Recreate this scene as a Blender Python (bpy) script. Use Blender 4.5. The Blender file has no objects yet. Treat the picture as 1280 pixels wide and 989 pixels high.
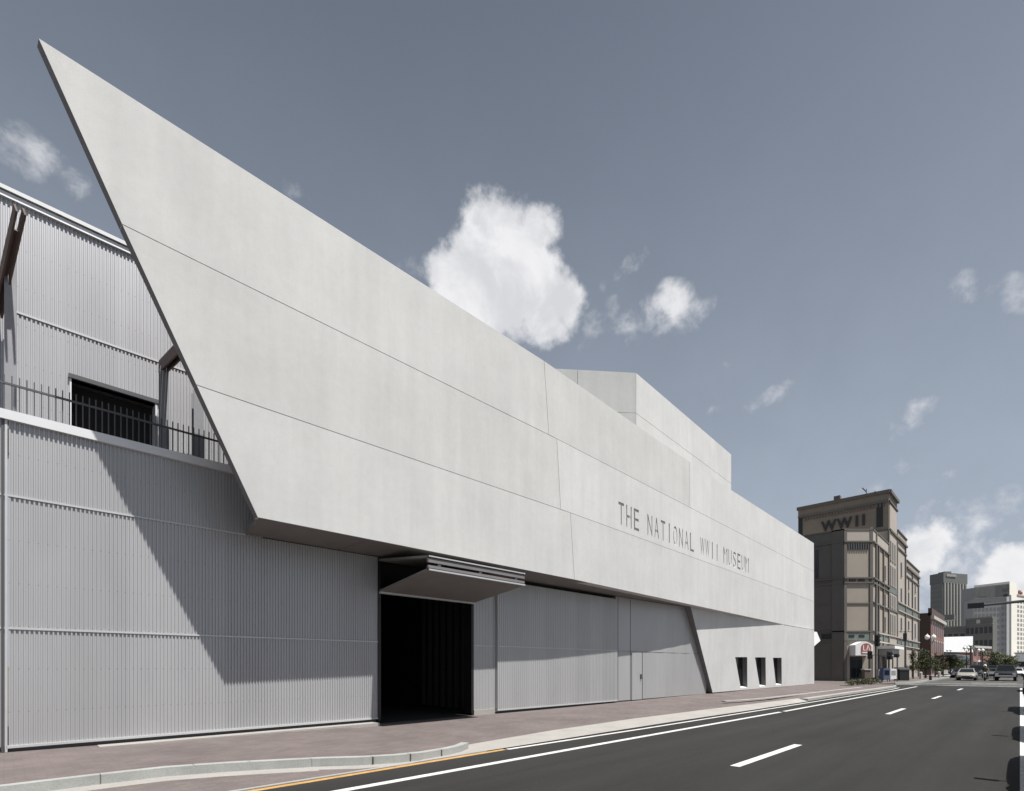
import bpy, bmesh, math, random
from mathutils import Vector, Matrix
random.seed(7)
scene = bpy.context.scene
col = scene.collection
R2 = math.sqrt(.5)

# ------------------------------------------------------------------ camera
CAMZ, FPX, HX, HY = 1.65, 635.0, 640.0, 833.0
cam_d = bpy.data.cameras.new('camera')
cam = bpy.data.objects.new('camera', cam_d); col.objects.link(cam)
cam.location = (0, 0, CAMZ)
cam.rotation_euler = (math.radians(90), 0, math.radians(-45))
cam_d.sensor_width = 36.0
cam_d.lens = 36.0 * FPX / 1280.0
cam_d.shift_y = (HY - 494.5) / 1280.0
cam_d.clip_end = 6000
scene.camera = cam

FWD = Vector((R2, R2, 0)); RGT = Vector((R2, -R2, 0)); UPV = Vector((0, 0, 1))
CAM = Vector((0, 0, CAMZ))
def ray(px, py):
    return FWD + RGT * ((px - HX) / FPX) + UPV * ((HY - py) / FPX)
def onplane(px, py, p, n):
    r = ray(px, py)
    return CAM + r * ((Vector(p) - CAM).dot(n) / r.dot(n))
def onY(px, py, Y):
    return onplane(px, py, (0, Y, 0), Vector((0, 1, 0)))
def onG(px, py, z=0.0):
    return onplane(px, py, (0, 0, z), Vector((0, 0, 1)))
def atD(px, d, z=0.0):                       # ground position of a sight line at depth d
    p = CAM + (FWD + RGT * ((px - HX) / FPX)) * d
    return Vector((p.x, p.y, z))
def hz(py, d):                               # height of a sight line at depth d
    return CAMZ + (HY - py) * d / FPX

# ------------------------------------------------------------------ sun, sky, exposure
LDIR = Vector((-.18, 1.52, -3.36)).normalized()
SUN_STRENGTH = 5.0
SKY_STRENGTH = 0.10
scene.view_settings.view_transform = 'Standard'
scene.view_settings.look = 'None'
scene.view_settings.exposure = 0.51
scene.view_settings.gamma = 1.0
scene.view_settings.use_curve_mapping = False

sd = bpy.data.lights.new('sun', 'SUN')
sd.energy = SUN_STRENGTH; sd.angle = math.radians(0.5); sd.color = (1.0, .975, .94)
sun = bpy.data.objects.new('sun', sd); col.objects.link(sun)
sun.location = (0, -20, 60)
sun.rotation_euler = LDIR.to_track_quat('-Z', 'Y').to_euler()

world = bpy.data.worlds.new('World'); scene.world = world
world.use_nodes = True
wt = world.node_tree
for n in list(wt.nodes): wt.nodes.remove(n)
WN = wt.nodes.new; WL = wt.links.new
def wmath(op, a, b=None, c=None):
    n = WN('ShaderNodeMath'); n.operation = op
    for i, v in enumerate((a, b, c)):
        if v is None: continue
        if isinstance(v, (int, float)): n.inputs[i].default_value = v
        else: WL(v, n.inputs[i])
    return n.outputs[0]
def wrange(v, a, b, c=0., d=1., smooth=True):
    n = WN('ShaderNodeMapRange')
    if smooth: n.interpolation_type = 'SMOOTHSTEP'
    WL(v, n.inputs[0])
    for i, x in enumerate((a, b, c, d)): n.inputs[i + 1].default_value = x
    return n.outputs[0]
wout = WN('ShaderNodeOutputWorld'); wbg = WN('ShaderNodeBackground')
wbg.inputs['Strength'].default_value = SKY_STRENGTH
sky = WN('ShaderNodeTexSky'); sky.sky_type = 'NISHITA'; sky.sun_disc = False
sky.sun_elevation = math.asin(-LDIR.z)
sky.sun_rotation = math.atan2(-LDIR.x, -LDIR.y)
sky.air_density = 1.0; sky.dust_density = 1.2; sky.ozone_density = 1.0
hsv = WN('ShaderNodeHueSaturation')
hsv.inputs['Saturation'].default_value = 0.60
hsv.inputs['Value'].default_value = 0.50
hsv.inputs['Hue'].default_value = 0.493
WL(sky.outputs[0], hsv.inputs['Color'])
tc = WN('ShaderNodeTexCoord'); DIR = tc.outputs['Generated']
CLOUD = (6.2, 6.2, 6.3)
CLOUD_DK = (4.75, 4.82, 5.05)
# each cloud stands in its own direction of the sky: centre, half extents, tilt, weight
PUFF = [(634, 342, 80, 94, 8, 1.05), (682, 382, 54, 62, 0, .95), (628, 280, 42, 46, 0, .92), (668, 294, 40, 46, 0, .88), (594, 312, 42, 46, 0, .88), (578, 362, 60, 50, 30, .92),
        (1150, 690, 55, 48, 10, .9), (1275, 715, 62, 40, -25, .95), (1215, 700, 60, 40, 0, .45),
        (1110, 597, 46, 20, -20, .35), (1240, 760, 70, 30, 0, .6)]
WISP = [(20, 190, 60, 30, 0, .6), (66, 204, 50, 30, 8, .78), (375, 240, 26, 16, 0, .35), (774, 338, 36, 18, -18, .62), (838, 386, 52, 34, 8, .8),
        (772, 398, 46, 30, 0, .55), (1208, 362, 30, 26, -35, .62), (1268, 372, 32, 40, -45, .8), (1134, 524, 48, 19, -28, .66),
        (965, 497, 40, 15, -15, .5), (902, 456, 24, 16, 0, .36), (893, 514, 16, 10, 0, .5), (1182, 591, 34, 15, -18, .5),
        (1110, 597, 50, 22, -20, .42), (1180, 655, 130, 44, 0, .5), (1250, 650, 90, 44, 0, .55), (1200, 720, 130, 60, 0, .62), (512, 335, 26, 15, 25, .4), (770, 425, 60, 18, 0, .3)]
def cloud_field(lst):
    out = None
    for (px, py, wx, wy, rot, wgt) in lst:
        a = math.radians(rot); c = ray(px, py).normalized()
        ux = (wx * math.cos(a), wx * math.sin(a)); vx = (-wy * math.sin(a), wy * math.cos(a))
        e1 = (ray(px + ux[0], py + ux[1]).normalized() - ray(px - ux[0], py - ux[1]).normalized()) / 2
        e2 = (ray(px + vx[0], py + vx[1]).normalized() - ray(px - vx[0], py - vx[1]).normalized()) / 2
        sub = WN('ShaderNodeVectorMath'); sub.operation = 'SUBTRACT'
        WL(DIR, sub.inputs[0]); sub.inputs[1].default_value = c
        def dot(e):
            n = WN('ShaderNodeVectorMath'); n.operation = 'DOT_PRODUCT'
            WL(sub.outputs[0], n.inputs[0]); n.inputs[1].default_value = e / e.length_squared
            return n.outputs['Value']
        s, t = dot(e1), dot(e2)
        r2 = wmath('ADD', wmath('MULTIPLY', s, s), wmath('MULTIPLY', t, t))
        v = wmath('MULTIPLY', wmath('MAXIMUM', wmath('SUBTRACT', 1.0, wmath('MULTIPLY', r2, .62)), 0.), wgt)
        out = v if out is None else wmath('MAXIMUM', out, v)
    return out
def wnoise(scale, detail, rough=.6, dist=0., offset=(0, 0, 0)):
    m = WN('ShaderNodeVectorMath'); m.operation = 'ADD'; WL(DIR, m.inputs[0]); m.inputs[1].default_value = offset
    n = WN('ShaderNodeTexNoise'); WL(m.outputs[0], n.inputs['Vector'])
    n.inputs['Scale'].default_value = scale; n.inputs['Detail'].default_value = detail
    n.inputs['Roughness'].default_value = rough; n.inputs['Distortion'].default_value = dist
    return n.outputs['Fac']
n1 = wnoise(24, 10, .6, .0); n2 = wnoise(19, 9, .6, .15, (2.2, .7, 1.9)); n3 = wnoise(9, 7, .6, .2, (1, 5, 2))
puff = wrange(wmath('ADD', cloud_field(PUFF), wmath('MULTIPLY', wmath('SUBTRACT', n1, .5), 1.1)), .37, .76)
wfield = cloud_field(WISP)
wisp = wrange(wmath('ADD', wfield, wmath('MULTIPLY', wmath('SUBTRACT', n2, .5), 2.3)), .30, 1.2)
wisp = wmath('MULTIPLY', wisp, wrange(wfield, .02, .22, 0., .9))
sepd = WN('ShaderNodeSeparateXYZ'); WL(DIR, sepd.inputs[0])
haze = wrange(sepd.outputs[2], .84, .12, 0., .95, False)
haze = wmath('MULTIPLY', haze, wrange(n3, .2, .75, .86, 1.0))
hm = WN('ShaderNodeMix'); hm.data_type = 'RGBA'
WL(haze, hm.inputs[0]); WL(hsv.outputs[0], hm.inputs[6]); hm.inputs[7].default_value = (2.95, 3.36, 4.05, 1)
cm = WN('ShaderNodeMix'); cm.data_type = 'RGBA'
cm.inputs[6].default_value = (*CLOUD_DK, 1); cm.inputs[7].default_value = (*CLOUD, 1)
WL(wrange(wnoise(9, 7, .6, .3, (7, 2, 1)), .36, .60), cm.inputs[0])
dens = wmath('MAXIMUM', puff, wisp)
mx = WN('ShaderNodeMix'); mx.data_type = 'RGBA'
WL(dens, mx.inputs[0]); WL(hm.outputs[2], mx.inputs[6]); WL(cm.outputs[2], mx.inputs[7])
WL(mx.outputs[2], wbg.inputs['Color']); WL(wbg.outputs[0], wout.inputs['Surface'])

# ------------------------------------------------------------------ materials
MATS = {}
def mat(name, color, rough=.7, metal=0., var=0.0, scale=1.0, stretch=(1, 1, 1), bump=0., bscale=60., spec=.5, fine=0., alpha=None, coat=0.):
    if name in MATS: return MATS[name]
    m = bpy.data.materials.new(name); m.use_nodes = True
    nt = m.node_tree; b = nt.nodes['Principled BSDF']
    c = (*color, 1) if len(color) == 3 else color
    b.inputs['Base Color'].default_value = c
    b.inputs['Roughness'].default_value = rough; b.inputs['Metallic'].default_value = metal
    b.inputs['Specular IOR Level'].default_value = spec
    if coat: b.inputs['Coat Weight'].default_value = coat; b.inputs['Coat Roughness'].default_value = .06
    L = nt.links.new
    if var or fine or bump:
        geo = nt.nodes.new('ShaderNodeNewGeometry')
        mp = nt.nodes.new('ShaderNodeMapping'); mp.inputs['Scale'].default_value = stretch
        L(geo.outputs['Position'], mp.inputs[0])
    if var or fine:
        n = nt.nodes.new('ShaderNodeTexNoise'); n.inputs['Scale'].default_value = scale; n.inputs['Detail'].default_value = 8
        n.inputs['Roughness'].default_value = .62
        L(mp.outputs[0], n.inputs['Vector'])
        r = nt.nodes.new('ShaderNodeMapRange'); L(n.outputs['Fac'], r.inputs[0])
        r.inputs[1].default_value = .25; r.inputs[2].default_value = .75
        r.inputs[3].default_value = 1 - var; r.inputs[4].default_value = 1 + var
        fac = r.outputs[0]
        if fine:
            n2 = nt.nodes.new('ShaderNodeTexNoise'); n2.inputs['Scale'].default_value = 45; n2.inputs['Detail'].default_value = 6
            L(geo.outputs['Position'], n2.inputs['Vector'])
            r2 = nt.nodes.new('ShaderNodeMapRange'); L(n2.outputs['Fac'], r2.inputs[0])
            r2.inputs[1].default_value = .3; r2.inputs[2].default_value = .7
            r2.inputs[3].default_value = 1 - fine; r2.inputs[4].default_value = 1 + fine
            mm = nt.nodes.new('ShaderNodeMath'); mm.operation = 'MULTIPLY'
            L(fac, mm.inputs[0]); L(r2.outputs[0], mm.inputs[1]); fac = mm.outputs[0]
        mul = nt.nodes.new('ShaderNodeVectorMath'); mul.operation = 'SCALE'
        mul.inputs[0].default_value = c[:3]; L(fac, mul.inputs['Scale'])
        L(mul.outputs[0], b.inputs['Base Color'])
    if bump:
        nb = nt.nodes.new('ShaderNodeTexNoise'); nb.inputs['Scale'].default_value = bscale; nb.inputs['Detail'].default_value = 6
        L(geo.outputs['Position'], nb.inputs['Vector'])
        bp = nt.nodes.new('ShaderNodeBump'); bp.inputs['Strength'].default_value = bump; bp.inputs['Distance'].default_value = .02
        L(nb.outputs['Fac'], bp.inputs['Height']); L(bp.outputs[0], b.inputs['Normal'])
    MATS[name] = m
    return m

def concrete(name, base):
    """cast panels: cloudy blotches, faint vertical run marks and a fine grain"""
    m = bpy.data.materials.new(name); m.use_nodes = True; nt = m.node_tree; L = nt.links.new
    b = nt.nodes['Principled BSDF']; b.inputs['Roughness'].default_value = .85; b.inputs['Specular IOR Level'].default_value = .25
    geo = nt.nodes.new('ShaderNodeNewGeometry')
    def noise(sc, st, det, lo, hi, a, bb):
        mp = nt.nodes.new('ShaderNodeMapping'); mp.inputs['Scale'].default_value = st; L(geo.outputs['Position'], mp.inputs[0])
        n = nt.nodes.new('ShaderNodeTexNoise'); n.inputs['Scale'].default_value = sc; n.inputs['Detail'].default_value = det; n.inputs['Roughness'].default_value = .6
        L(mp.outputs[0], n.inputs['Vector'])
        r = nt.nodes.new('ShaderNodeMapRange'); L(n.outputs['Fac'], r.inputs[0])
        for i, v in enumerate((lo, hi, a, bb)): r.inputs[i + 1].default_value = v
        return r.outputs[0]
    f1 = noise(.55, (1, 1, 1.2), 6, .3, .7, .945, 1.05)
    f2 = noise(1.6, (1.6, 1.6, .14), 5, .3, .7, .955, 1.045)
    f3 = noise(34, (1, 1, 1), 6, .3, .7, .965, 1.035)
    f4 = noise(.16, (1, 1, .25), 2, .35, .65, .965, 1.035)
    f5 = noise(5.5, (1, 1, 1), 4, .3, .7, .975, 1.025)
    acc = f1
    for f in (f2, f3, f4, f5):
        mm = nt.nodes.new('ShaderNodeMath'); mm.operation = 'MULTIPLY'; L(acc, mm.inputs[0]); L(f, mm.inputs[1]); acc = mm.outputs[0]
    sc = nt.nodes.new('ShaderNodeVectorMath'); sc.operation = 'SCALE'; sc.inputs[0].default_value = base; L(acc, sc.inputs['Scale'])
    L(sc.outputs[0], b.inputs['Base Color'])
    bp = nt.nodes.new('ShaderNodeBump'); bp.inputs['Strength'].default_value = .12; bp.inputs['Distance'].default_value = .01
    nb = nt.nodes.new('ShaderNodeTexNoise'); nb.inputs['Scale'].default_value = 40; nb.inputs['Detail'].default_value = 7
    L(geo.outputs['Position'], nb.inputs['Vector']); L(nb.outputs['Fac'], bp.inputs['Height']); L(bp.outputs[0], b.inputs['Normal'])
    MATS[name] = m
    return m

def metal_sheet(name, base, rough=.42, metal=.35, screws=True):
    """zinc coated sheet: slight sheet to sheet tone, spangle, rows of screw heads"""
    m = bpy.data.materials.new(name); m.use_nodes = True; nt = m.node_tree; L = nt.links.new
    b = nt.nodes['Principled BSDF']; b.inputs['Roughness'].default_value = rough; b.inputs['Metallic'].default_value = metal
    geo = nt.nodes.new('ShaderNodeNewGeometry'); sep = nt.nodes.new('ShaderNodeSeparateXYZ'); L(geo.outputs['Position'], sep.inputs[0])
    def mth(op, a, bb=None):
        n = nt.nodes.new('ShaderNodeMath'); n.operation = op
        for i, v in enumerate((a, bb)):
            if v is None: continue
            if isinstance(v, (int, float)): n.inputs[i].default_value = v
            else: L(v, n.inputs[i])
        return n.outputs[0]
    fl = mth('FLOOR', mth('DIVIDE', sep.outputs[0], .9))
    wn = nt.nodes.new('ShaderNodeTexWhiteNoise'); wn.noise_dimensions = '1D'; L(fl, wn.inputs['W'])
    tone = mth('ADD', mth('MULTIPLY', wn.outputs['Value'], .09), .955)
    n = nt.nodes.new('ShaderNodeTexNoise'); n.inputs['Scale'].default_value = 2.2; n.inputs['Detail'].default_value = 7
    mp = nt.nodes.new('ShaderNodeMapping'); mp.inputs['Scale'].default_value = (1, 1, .3); L(geo.outputs['Position'], mp.inputs[0]); L(mp.outputs[0], n.inputs['Vector'])
    tone = mth('MULTIPLY', tone, mth('ADD', mth('MULTIPLY', n.outputs['Fac'], .16), .92))
    if screws:
        dx = mth('ABSOLUTE', mth('SUBTRACT', mth('FRACT', mth('DIVIDE', sep.outputs[0], .13)), .5))
        dz = mth('ABSOLUTE', mth('SUBTRACT', mth('FRACT', mth('DIVIDE', mth('ADD', sep.outputs[2], .35), .78)), .5))
        d2 = mth('ADD', mth('POWER', mth('MULTIPLY', dx, .13), 2.), mth('POWER', mth('MULTIPLY', dz, .78), 2.))
        dot = mth('LESS_THAN', d2, (.011 ** 2))
        tone = mth('MULTIPLY', tone, mth('SUBTRACT', 1.0, mth('MULTIPLY', dot, .34)))
    sc = nt.nodes.new('ShaderNodeVectorMath'); sc.operation = 'SCALE'; sc.inputs[0].default_value = base; L(tone, sc.inputs['Scale'])
    L(sc.outputs[0], b.inputs['Base Color'])
    MATS[name] = m
    return m

def pavers(name, base, bw=.21, bh=.105, mortar=.75, contrast=.14):
    m = bpy.data.materials.new(name); m.use_nodes = True; nt = m.node_tree; L = nt.links.new
    b = nt.nodes['Principled BSDF']; b.inputs['Roughness'].default_value = .85; b.inputs['Specular IOR Level'].default_value = .25
    geo = nt.nodes.new('ShaderNodeNewGeometry')
    br = nt.nodes.new('ShaderNodeTexBrick'); L(geo.outputs['Position'], br.inputs['Vector'])
    br.inputs['Scale'].default_value = 1.0; br.inputs['Brick Width'].default_value = bw; br.inputs['Row Height'].default_value = bh
    br.inputs['Mortar Size'].default_value = .006; br.inputs['Mortar Smooth'].default_value = .3
    c1 = tuple(x * (1 + contrast) for x in base); c2 = (base[0] * (1 - contrast), base[1] * (1 - contrast), base[2] * (1 - contrast * .8))
    br.inputs['Color1'].default_value = (*c1, 1); br.inputs['Color2'].default_value = (*c2, 1)
    br.inputs['Mortar'].default_value = (*(x * mortar for x in base), 1)
    n = nt.nodes.new('ShaderNodeTexNoise'); n.inputs['Scale'].default_value = .7; n.inputs['Detail'].default_value = 8; n.inputs['Roughness'].default_value = .65
    L(geo.outputs['Position'], n.inputs['Vector'])
    r = nt.nodes.new('ShaderNodeMapRange'); L(n.outputs['Fac'], r.inputs[0])
    for i, v in enumerate((.3, .7, .8, 1.2)): r.inputs[i + 1].default_value = v
    sc = nt.nodes.new('ShaderNodeVectorMath'); sc.operation = 'SCALE'; L(br.outputs['Color'], sc.inputs[0]); L(r.outputs[0], sc.inputs['Scale'])
    L(sc.outputs[0], b.inputs['Base Color'])
    bp = nt.nodes.new('ShaderNodeBump'); bp.inputs['Strength'].default_value = .35; bp.inputs['Distance'].default_value = .004; bp.invert = True
    L(br.outputs['Fac'], bp.inputs['Height']); L(bp.outputs[0], b.inputs['Normal'])
    MATS[name] = m
    return m

def asphalt(name, base):
    m = bpy.data.materials.new(name); m.use_nodes = True; nt = m.node_tree; L = nt.links.new
    b = nt.nodes['Principled BSDF']; b.inputs['Roughness'].default_value = .88; b.inputs['Specular IOR Level'].default_value = .22
    geo = nt.nodes.new('ShaderNodeNewGeometry')
    def noise(sc, st, det, a, bb, lo=.3, hi=.7):
        mp = nt.nodes.new('ShaderNodeMapping'); mp.inputs['Scale'].default_value = st; L(geo.outputs['Position'], mp.inputs[0])
        n = nt.nodes.new('ShaderNodeTexNoise'); n.inputs['Scale'].default_value = sc; n.inputs['Detail'].default_value = det; n.inputs['Roughness'].default_value = .65
        L(mp.outputs[0], n.inputs['Vector'])
        r = nt.nodes.new('ShaderNodeMapRange'); L(n.outputs['Fac'], r.inputs[0])
        for i, v in enumerate((lo, hi, a, bb)): r.inputs[i + 1].default_value = v
        return r.outputs[0]
    acc = noise(1.1, (.05, 1, 1), 5, .76, 1.26)
    for f in (noise(.5, (.4, 1, 1), 6, .86, 1.14), noise(95, (1, 1, 1), 4, .45, 1.7, .25, .75), noise(14, (1, 1, 1), 5, .9, 1.1)):
        mm = nt.nodes.new('ShaderNodeMath'); mm.operation = 'MULTIPLY'; L(acc, mm.inputs[0]); L(f, mm.inputs[1]); acc = mm.outputs[0]
    sc = nt.nodes.new('ShaderNodeVectorMath'); sc.operation = 'SCALE'; sc.inputs[0].default_value = base; L(acc, sc.inputs['Scale'])
    L(sc.outputs[0], b.inputs['Base Color'])
    nb = nt.nodes.new('ShaderNodeTexNoise'); nb.inputs['Scale'].default_value = 110; nb.inputs['Detail'].default_value = 4
    L(geo.outputs['Position'], nb.inputs['Vector'])
    bp = nt.nodes.new('ShaderNodeBump'); bp.inputs['Strength'].default_value = .3; bp.inputs['Distance'].default_value = .006
    L(nb.outputs['Fac'], bp.inputs['Height']); L(bp.outputs[0], b.inputs['Normal'])
    MATS[name] = m
    return m

CONC = [concrete('concrete', (.50, .50, .488)), concrete('concrete_light', (.525, .525, .513)), concrete('concrete_dull', (.487, .487, .474))]
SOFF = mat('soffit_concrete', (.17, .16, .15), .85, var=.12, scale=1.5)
EDGE = mat('edge_concrete', (.16, .155, .155), .85, var=.1, scale=2)  # darker copy of the concrete; carries painted shade on left-facing edges
ZINC = metal_sheet('zinc_sheet', (.415, .415, .42))
ZINC_UP = metal_sheet('zinc_sheet_upper', (.43, .43, .445))
ZINC_FLAT = metal_sheet('zinc_flat', (.41, .41, .407), screws=False)
TRIM = mat('galvanised_trim', (.50, .50, .50), .45, .3, var=.06, scale=3)
CAPM = mat('aluminium_cap', (.66, .665, .67), .45, .25, var=.05, scale=2)
DKST = mat('dark_steel', (.09, .09, .095), .5, .4)
POSTM = mat('painted_post', (.25, .25, .265), .55, .2, var=.08, scale=4)
RUST = mat('red_oxide_steel', (.085, .05, .04), .65, var=.25, scale=5)
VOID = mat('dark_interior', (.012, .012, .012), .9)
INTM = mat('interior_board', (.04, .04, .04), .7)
GLASSD = mat('dark_glass', (.012, .014, .016), .12, spec=.22)
ASPH = asphalt('asphalt', (.022, .0215, .0205))
ASPH_OLD = asphalt('asphalt_worn', (.07, .068, .065))
PAVE = pavers('brick_pavers', (.140, .117, .111), mortar=.85, contrast=.09)
APRON = mat('apron_concrete', (.30, .285, .265), .9, var=.14, scale=1.2, fine=.12, bump=.2)
KERBM = mat('kerb_concrete', (.30, .305, .29), .9, var=.15, scale=2.5, fine=.1, bump=.2)
WPAINT = mat('white_road_paint', (.52, .52, .50), .75, var=.22, scale=5, fine=.25)
YPAINT = mat('yellow_road_paint', (.42, .25, .085), .75, var=.25, scale=5, fine=.25)
EARTH = mat('far_ground_earth', (.11, .105, .095), .95, var=.2, scale=.2)
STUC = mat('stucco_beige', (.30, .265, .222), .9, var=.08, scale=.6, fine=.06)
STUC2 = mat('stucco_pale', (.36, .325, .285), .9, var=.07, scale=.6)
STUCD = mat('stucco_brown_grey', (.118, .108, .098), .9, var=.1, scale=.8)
STUCB = mat('stucco_tan_upper', (.19, .165, .138), .9, var=.12, scale=.8)
GREENB = mat('green_tile_band', (.13, .155, .14), .7, var=.2, scale=3)
DKWIN = mat('window_dark', (.025, .025, .026), .25)
BRWN = mat('window_brown', (.05, .042, .037), .5)
BRICKD = mat('dark_brick', (.075, .05, .042), .9, var=.2, scale=2)
BRICKR = mat('red_brick', (.20, .105, .085), .9, var=.15, scale=2)
STONE = mat('pale_stone', (.42, .40, .37), .85, var=.08, scale=2)
GREYB = mat('grey_building', (.13, .13, .12), .85, var=.12, scale=.2)
TOWG = mat('tower_grey', (.165, .165, .155), .8, var=.06, scale=.05)
TOWL = mat('tower_stripe_light', (.235, .235, .22), .8)
TOWD = mat('tower_stripe_dark', (.12, .12, .115), .4)
SLABG = mat('slab_grey', (.29, .29, .29), .85, var=.05, scale=.08)
CREAM = mat('hotel_cream', (.74, .71, .64), .85, var=.05, scale=.1)
WHITE = mat('white_paint', (.74, .74, .72), .6)
WHITEM = mat('white_membrane', (.8, .8, .8), .7)
BLACKP = mat('black_paint', (.012, .012, .012), .45)
GLOBE = mat('lamp_globe_white', (.78, .77, .74), .3)
REDS = mat('sign_red', (.30, .10, .085), .6)
LETTER = mat('dark_bronze_letters', (.02, .02, .023), .5)
BLUEB = mat('blue_box_paint', (.07, .10, .17), .5)
GREYP = mat('grey_box_paint', (.3, .3, .3), .6)
TYRE = mat('tyre_rubber', (.012, .012, .012), .85)
RIMM = mat('wheel_rim', (.35, .35, .36), .35, .8)
LAMPG = mat('headlight_glass', (.6, .6, .6), .1)
TAILR = mat('tail_light_red', (.25, .015, .012), .25)
CHROME = mat('chrome', (.6, .6, .6), .2, .9)
LEAF1 = mat('leaf_dark', (.035, .05, .018), .7); LEAF2 = mat('leaf_mid', (.065, .082, .03), .7); LEAF3 = mat('leaf_light', (.105, .11, .045), .7)
LEAFB = mat('leaf_brownish', (.085, .062, .03), .8)
BARK = mat('bark', (.075, .06, .048), .9, var=.2, scale=8)

# ------------------------------------------------------------------ building helpers
class MB:
    def __init__(s): s.v = []; s.f = []; s.m = []
    def quad(s, *pts, mi=0):
        i = len(s.v); s.v += [Vector(p) for p in pts]; s.f.append(tuple(range(i, i + len(pts)))); s.m.append(mi)
    def prism(s, poly, ext, mi=0):
        """closed solid: polygon (list of 3D points) swept by vector, or between two polygons"""
        a = [Vector(p) for p in poly]
        b = [Vector(p) for p in ext] if isinstance(ext, list) else [p + Vector(ext) for p in a]
        n = len(a); i = len(s.v); s.v += a + b
        nrm = Vector((0, 0, 0))
        for k in range(n): nrm += (a[k] - a[0]).cross(a[(k + 1) % n] - a[0])
        out = nrm.dot(b[0] - a[0]) > 0
        fr = list(range(i, i + n)); bk = list(range(i + n, i + 2 * n))
        s.f.append(tuple(fr[::-1] if out else fr)); s.f.append(tuple(bk if out else bk[::-1])); s.m += [mi, mi]
        for k in range(n):
            q = (i + k, i + (k + 1) % n, i + n + (k + 1) % n, i + n + k)
            s.f.append(q if out else q[::-1]); s.m.append(mi)
    def box(s, x0, x1, y0, y1, z0, z1, mi=0):
        x0, x1 = sorted((x0, x1)); y0, y1 = sorted((y0, y1)); z0, z1 = sorted((z0, z1))
        s.prism([(x0, y0, z0), (x1, y0, z0), (x1, y1, z0), (x0, y1, z0)], (0, 0, z1 - z0), mi)
    def bar(s, a, b, w, h=None, up=(0, 0, 1), mi=0):
        a = Vector(a); b = Vector(b); h = h or w; d = (b - a).normalized(); u = Vector(up)
        if abs(d.dot(u)) > .95: u = Vector((0, 1, 0))
        r = d.cross(u).normalized(); u = r.cross(d)
        s.prism([a - r * w / 2 - u * h / 2, a + r * w / 2 - u * h / 2, a + r * w / 2 + u * h / 2, a - r * w / 2 + u * h / 2], b - a, mi)
    def tube(s, pts, rad, n=10, mi=0):
        pts = [Vector(p) for p in pts]; rr = rad if isinstance(rad, (list, tuple)) else [rad] * len(pts)
        base = len(s.v); m = len(pts)
        for k, p in enumerate(pts):
            d = (pts[min(k + 1, m - 1)] - pts[max(k - 1, 0)]).normalized()
            u = Vector((0, 0, 1)) if abs(d.z) < .9 else Vector((1, 0, 0))
            r = d.cross(u).normalized(); u = r.cross(d)
            for j in range(n):
                a = 2 * math.pi * j / n
                s.v.append(p + (r * math.cos(a) + u * math.sin(a)) * rr[k])
        for k in range(m - 1):
            for j in range(n):
                s.f.append((base + k * n + j, base + (k + 1) * n + j, base + (k + 1) * n + (j + 1) % n, base + k * n + (j + 1) % n)); s.m.append(mi)
        s.f.append(tuple(base + j for j in range(n))); s.m.append(mi)
        s.f.append(tuple(base + (m - 1) * n + j for j in range(n))[::-1]); s.m.append(mi)
    def ball(s, c, r, sz=1.0, nu=12, nv=8, mi=0):
        c = Vector(c); base = len(s.v)
        for i in range(nv + 1):
            th = math.pi * i / nv
            for j in range(nu):
                a = 2 * math.pi * j / nu
                s.v.append(c + Vector((r * math.sin(th) * math.cos(a), r * math.sin(th) * math.sin(a), r * sz * math.cos(th))))
        for i in range(nv):
            for j in range(nu):
                s.f.append((base + i * nu + j, base + (i + 1) * nu + j, base + (i + 1) * nu + (j + 1) % nu, base + i * nu + (j + 1) % nu)); s.m.append(mi)
    def build(s, name, mats, parent=None, smooth=False, world=True):
        me = bpy.data.meshes.new(name)
        off = parent_loc(parent) if (parent and world) else Vector((0, 0, 0))
        me.from_pydata([tuple(v - off) for v in s.v], [], s.f)
        for m in (mats if isinstance(mats, list) else [mats]): me.materials.append(m)
        me.polygons.foreach_set('material_index', s.m)
        if smooth: me.polygons.foreach_set('use_smooth', [True] * len(me.polygons))
        me.update()
        o = bpy.data.objects.new(name, me); col.objects.link(o)
        if parent: o.parent = parent
        return o
def parent_loc(p):
    v = Vector((0, 0, 0))
    while p: v += p.location; p = p.parent
    return v
def thing(name, label, cat, loc=(0, 0, 0), rz=0, group=None):
    o = bpy.data.objects.new(name, None); col.objects.link(o); o.empty_display_size = .3
    o.location = loc; o.rotation_euler = (0, 0, rz); o['label'] = label; o['category'] = cat
    if group: o['group'] = group
    return o
def tag(o, label, cat, group=None):
    o['label'] = label; o['category'] = cat
    if group: o['group'] = group
    return o
def struct(o): o['kind'] = 'structure'; return o
def copy_tree(o, parent=None):
    c = o.copy(); col.objects.link(c); c.parent = parent
    for ch in [x for x in bpy.data.objects if x.parent == o]: copy_tree(ch, c)
    return c
def recenter(o):
    """move a one-mesh thing's origin to its base"""
    vs = [v.co for v in o.data.vertices]
    c = Vector(((min(v.x for v in vs) + max(v.x for v in vs)) / 2, (min(v.y for v in vs) + max(v.y for v in vs)) / 2, min(v.z for v in vs)))
    o.data.transform(Matrix.Translation(-c)); o.location = c
    return o
def inset(poly, n, g):
    """shrink a convex planar polygon by g"""
    n = n.normalized(); P = [Vector(p) for p in poly]; k = len(P); cen = sum(P, Vector()) / k; lines = []
    for i in range(k):
        a, b = P[i], P[(i + 1) % k]; d = (b - a).normalized(); q = n.cross(d)
        if q.dot(cen - a) < 0: q = -q
        lines.append((a + q * g, d))
    out = []
    for i in range(k):
        (p1, d1), (p2, d2) = lines[i - 1], lines[i]
        w = p2 - p1; c = d1.cross(d2); t = w.cross(d2).dot(c) / c.length_squared
        out.append(p1 + d1 * t)
    return out
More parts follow.
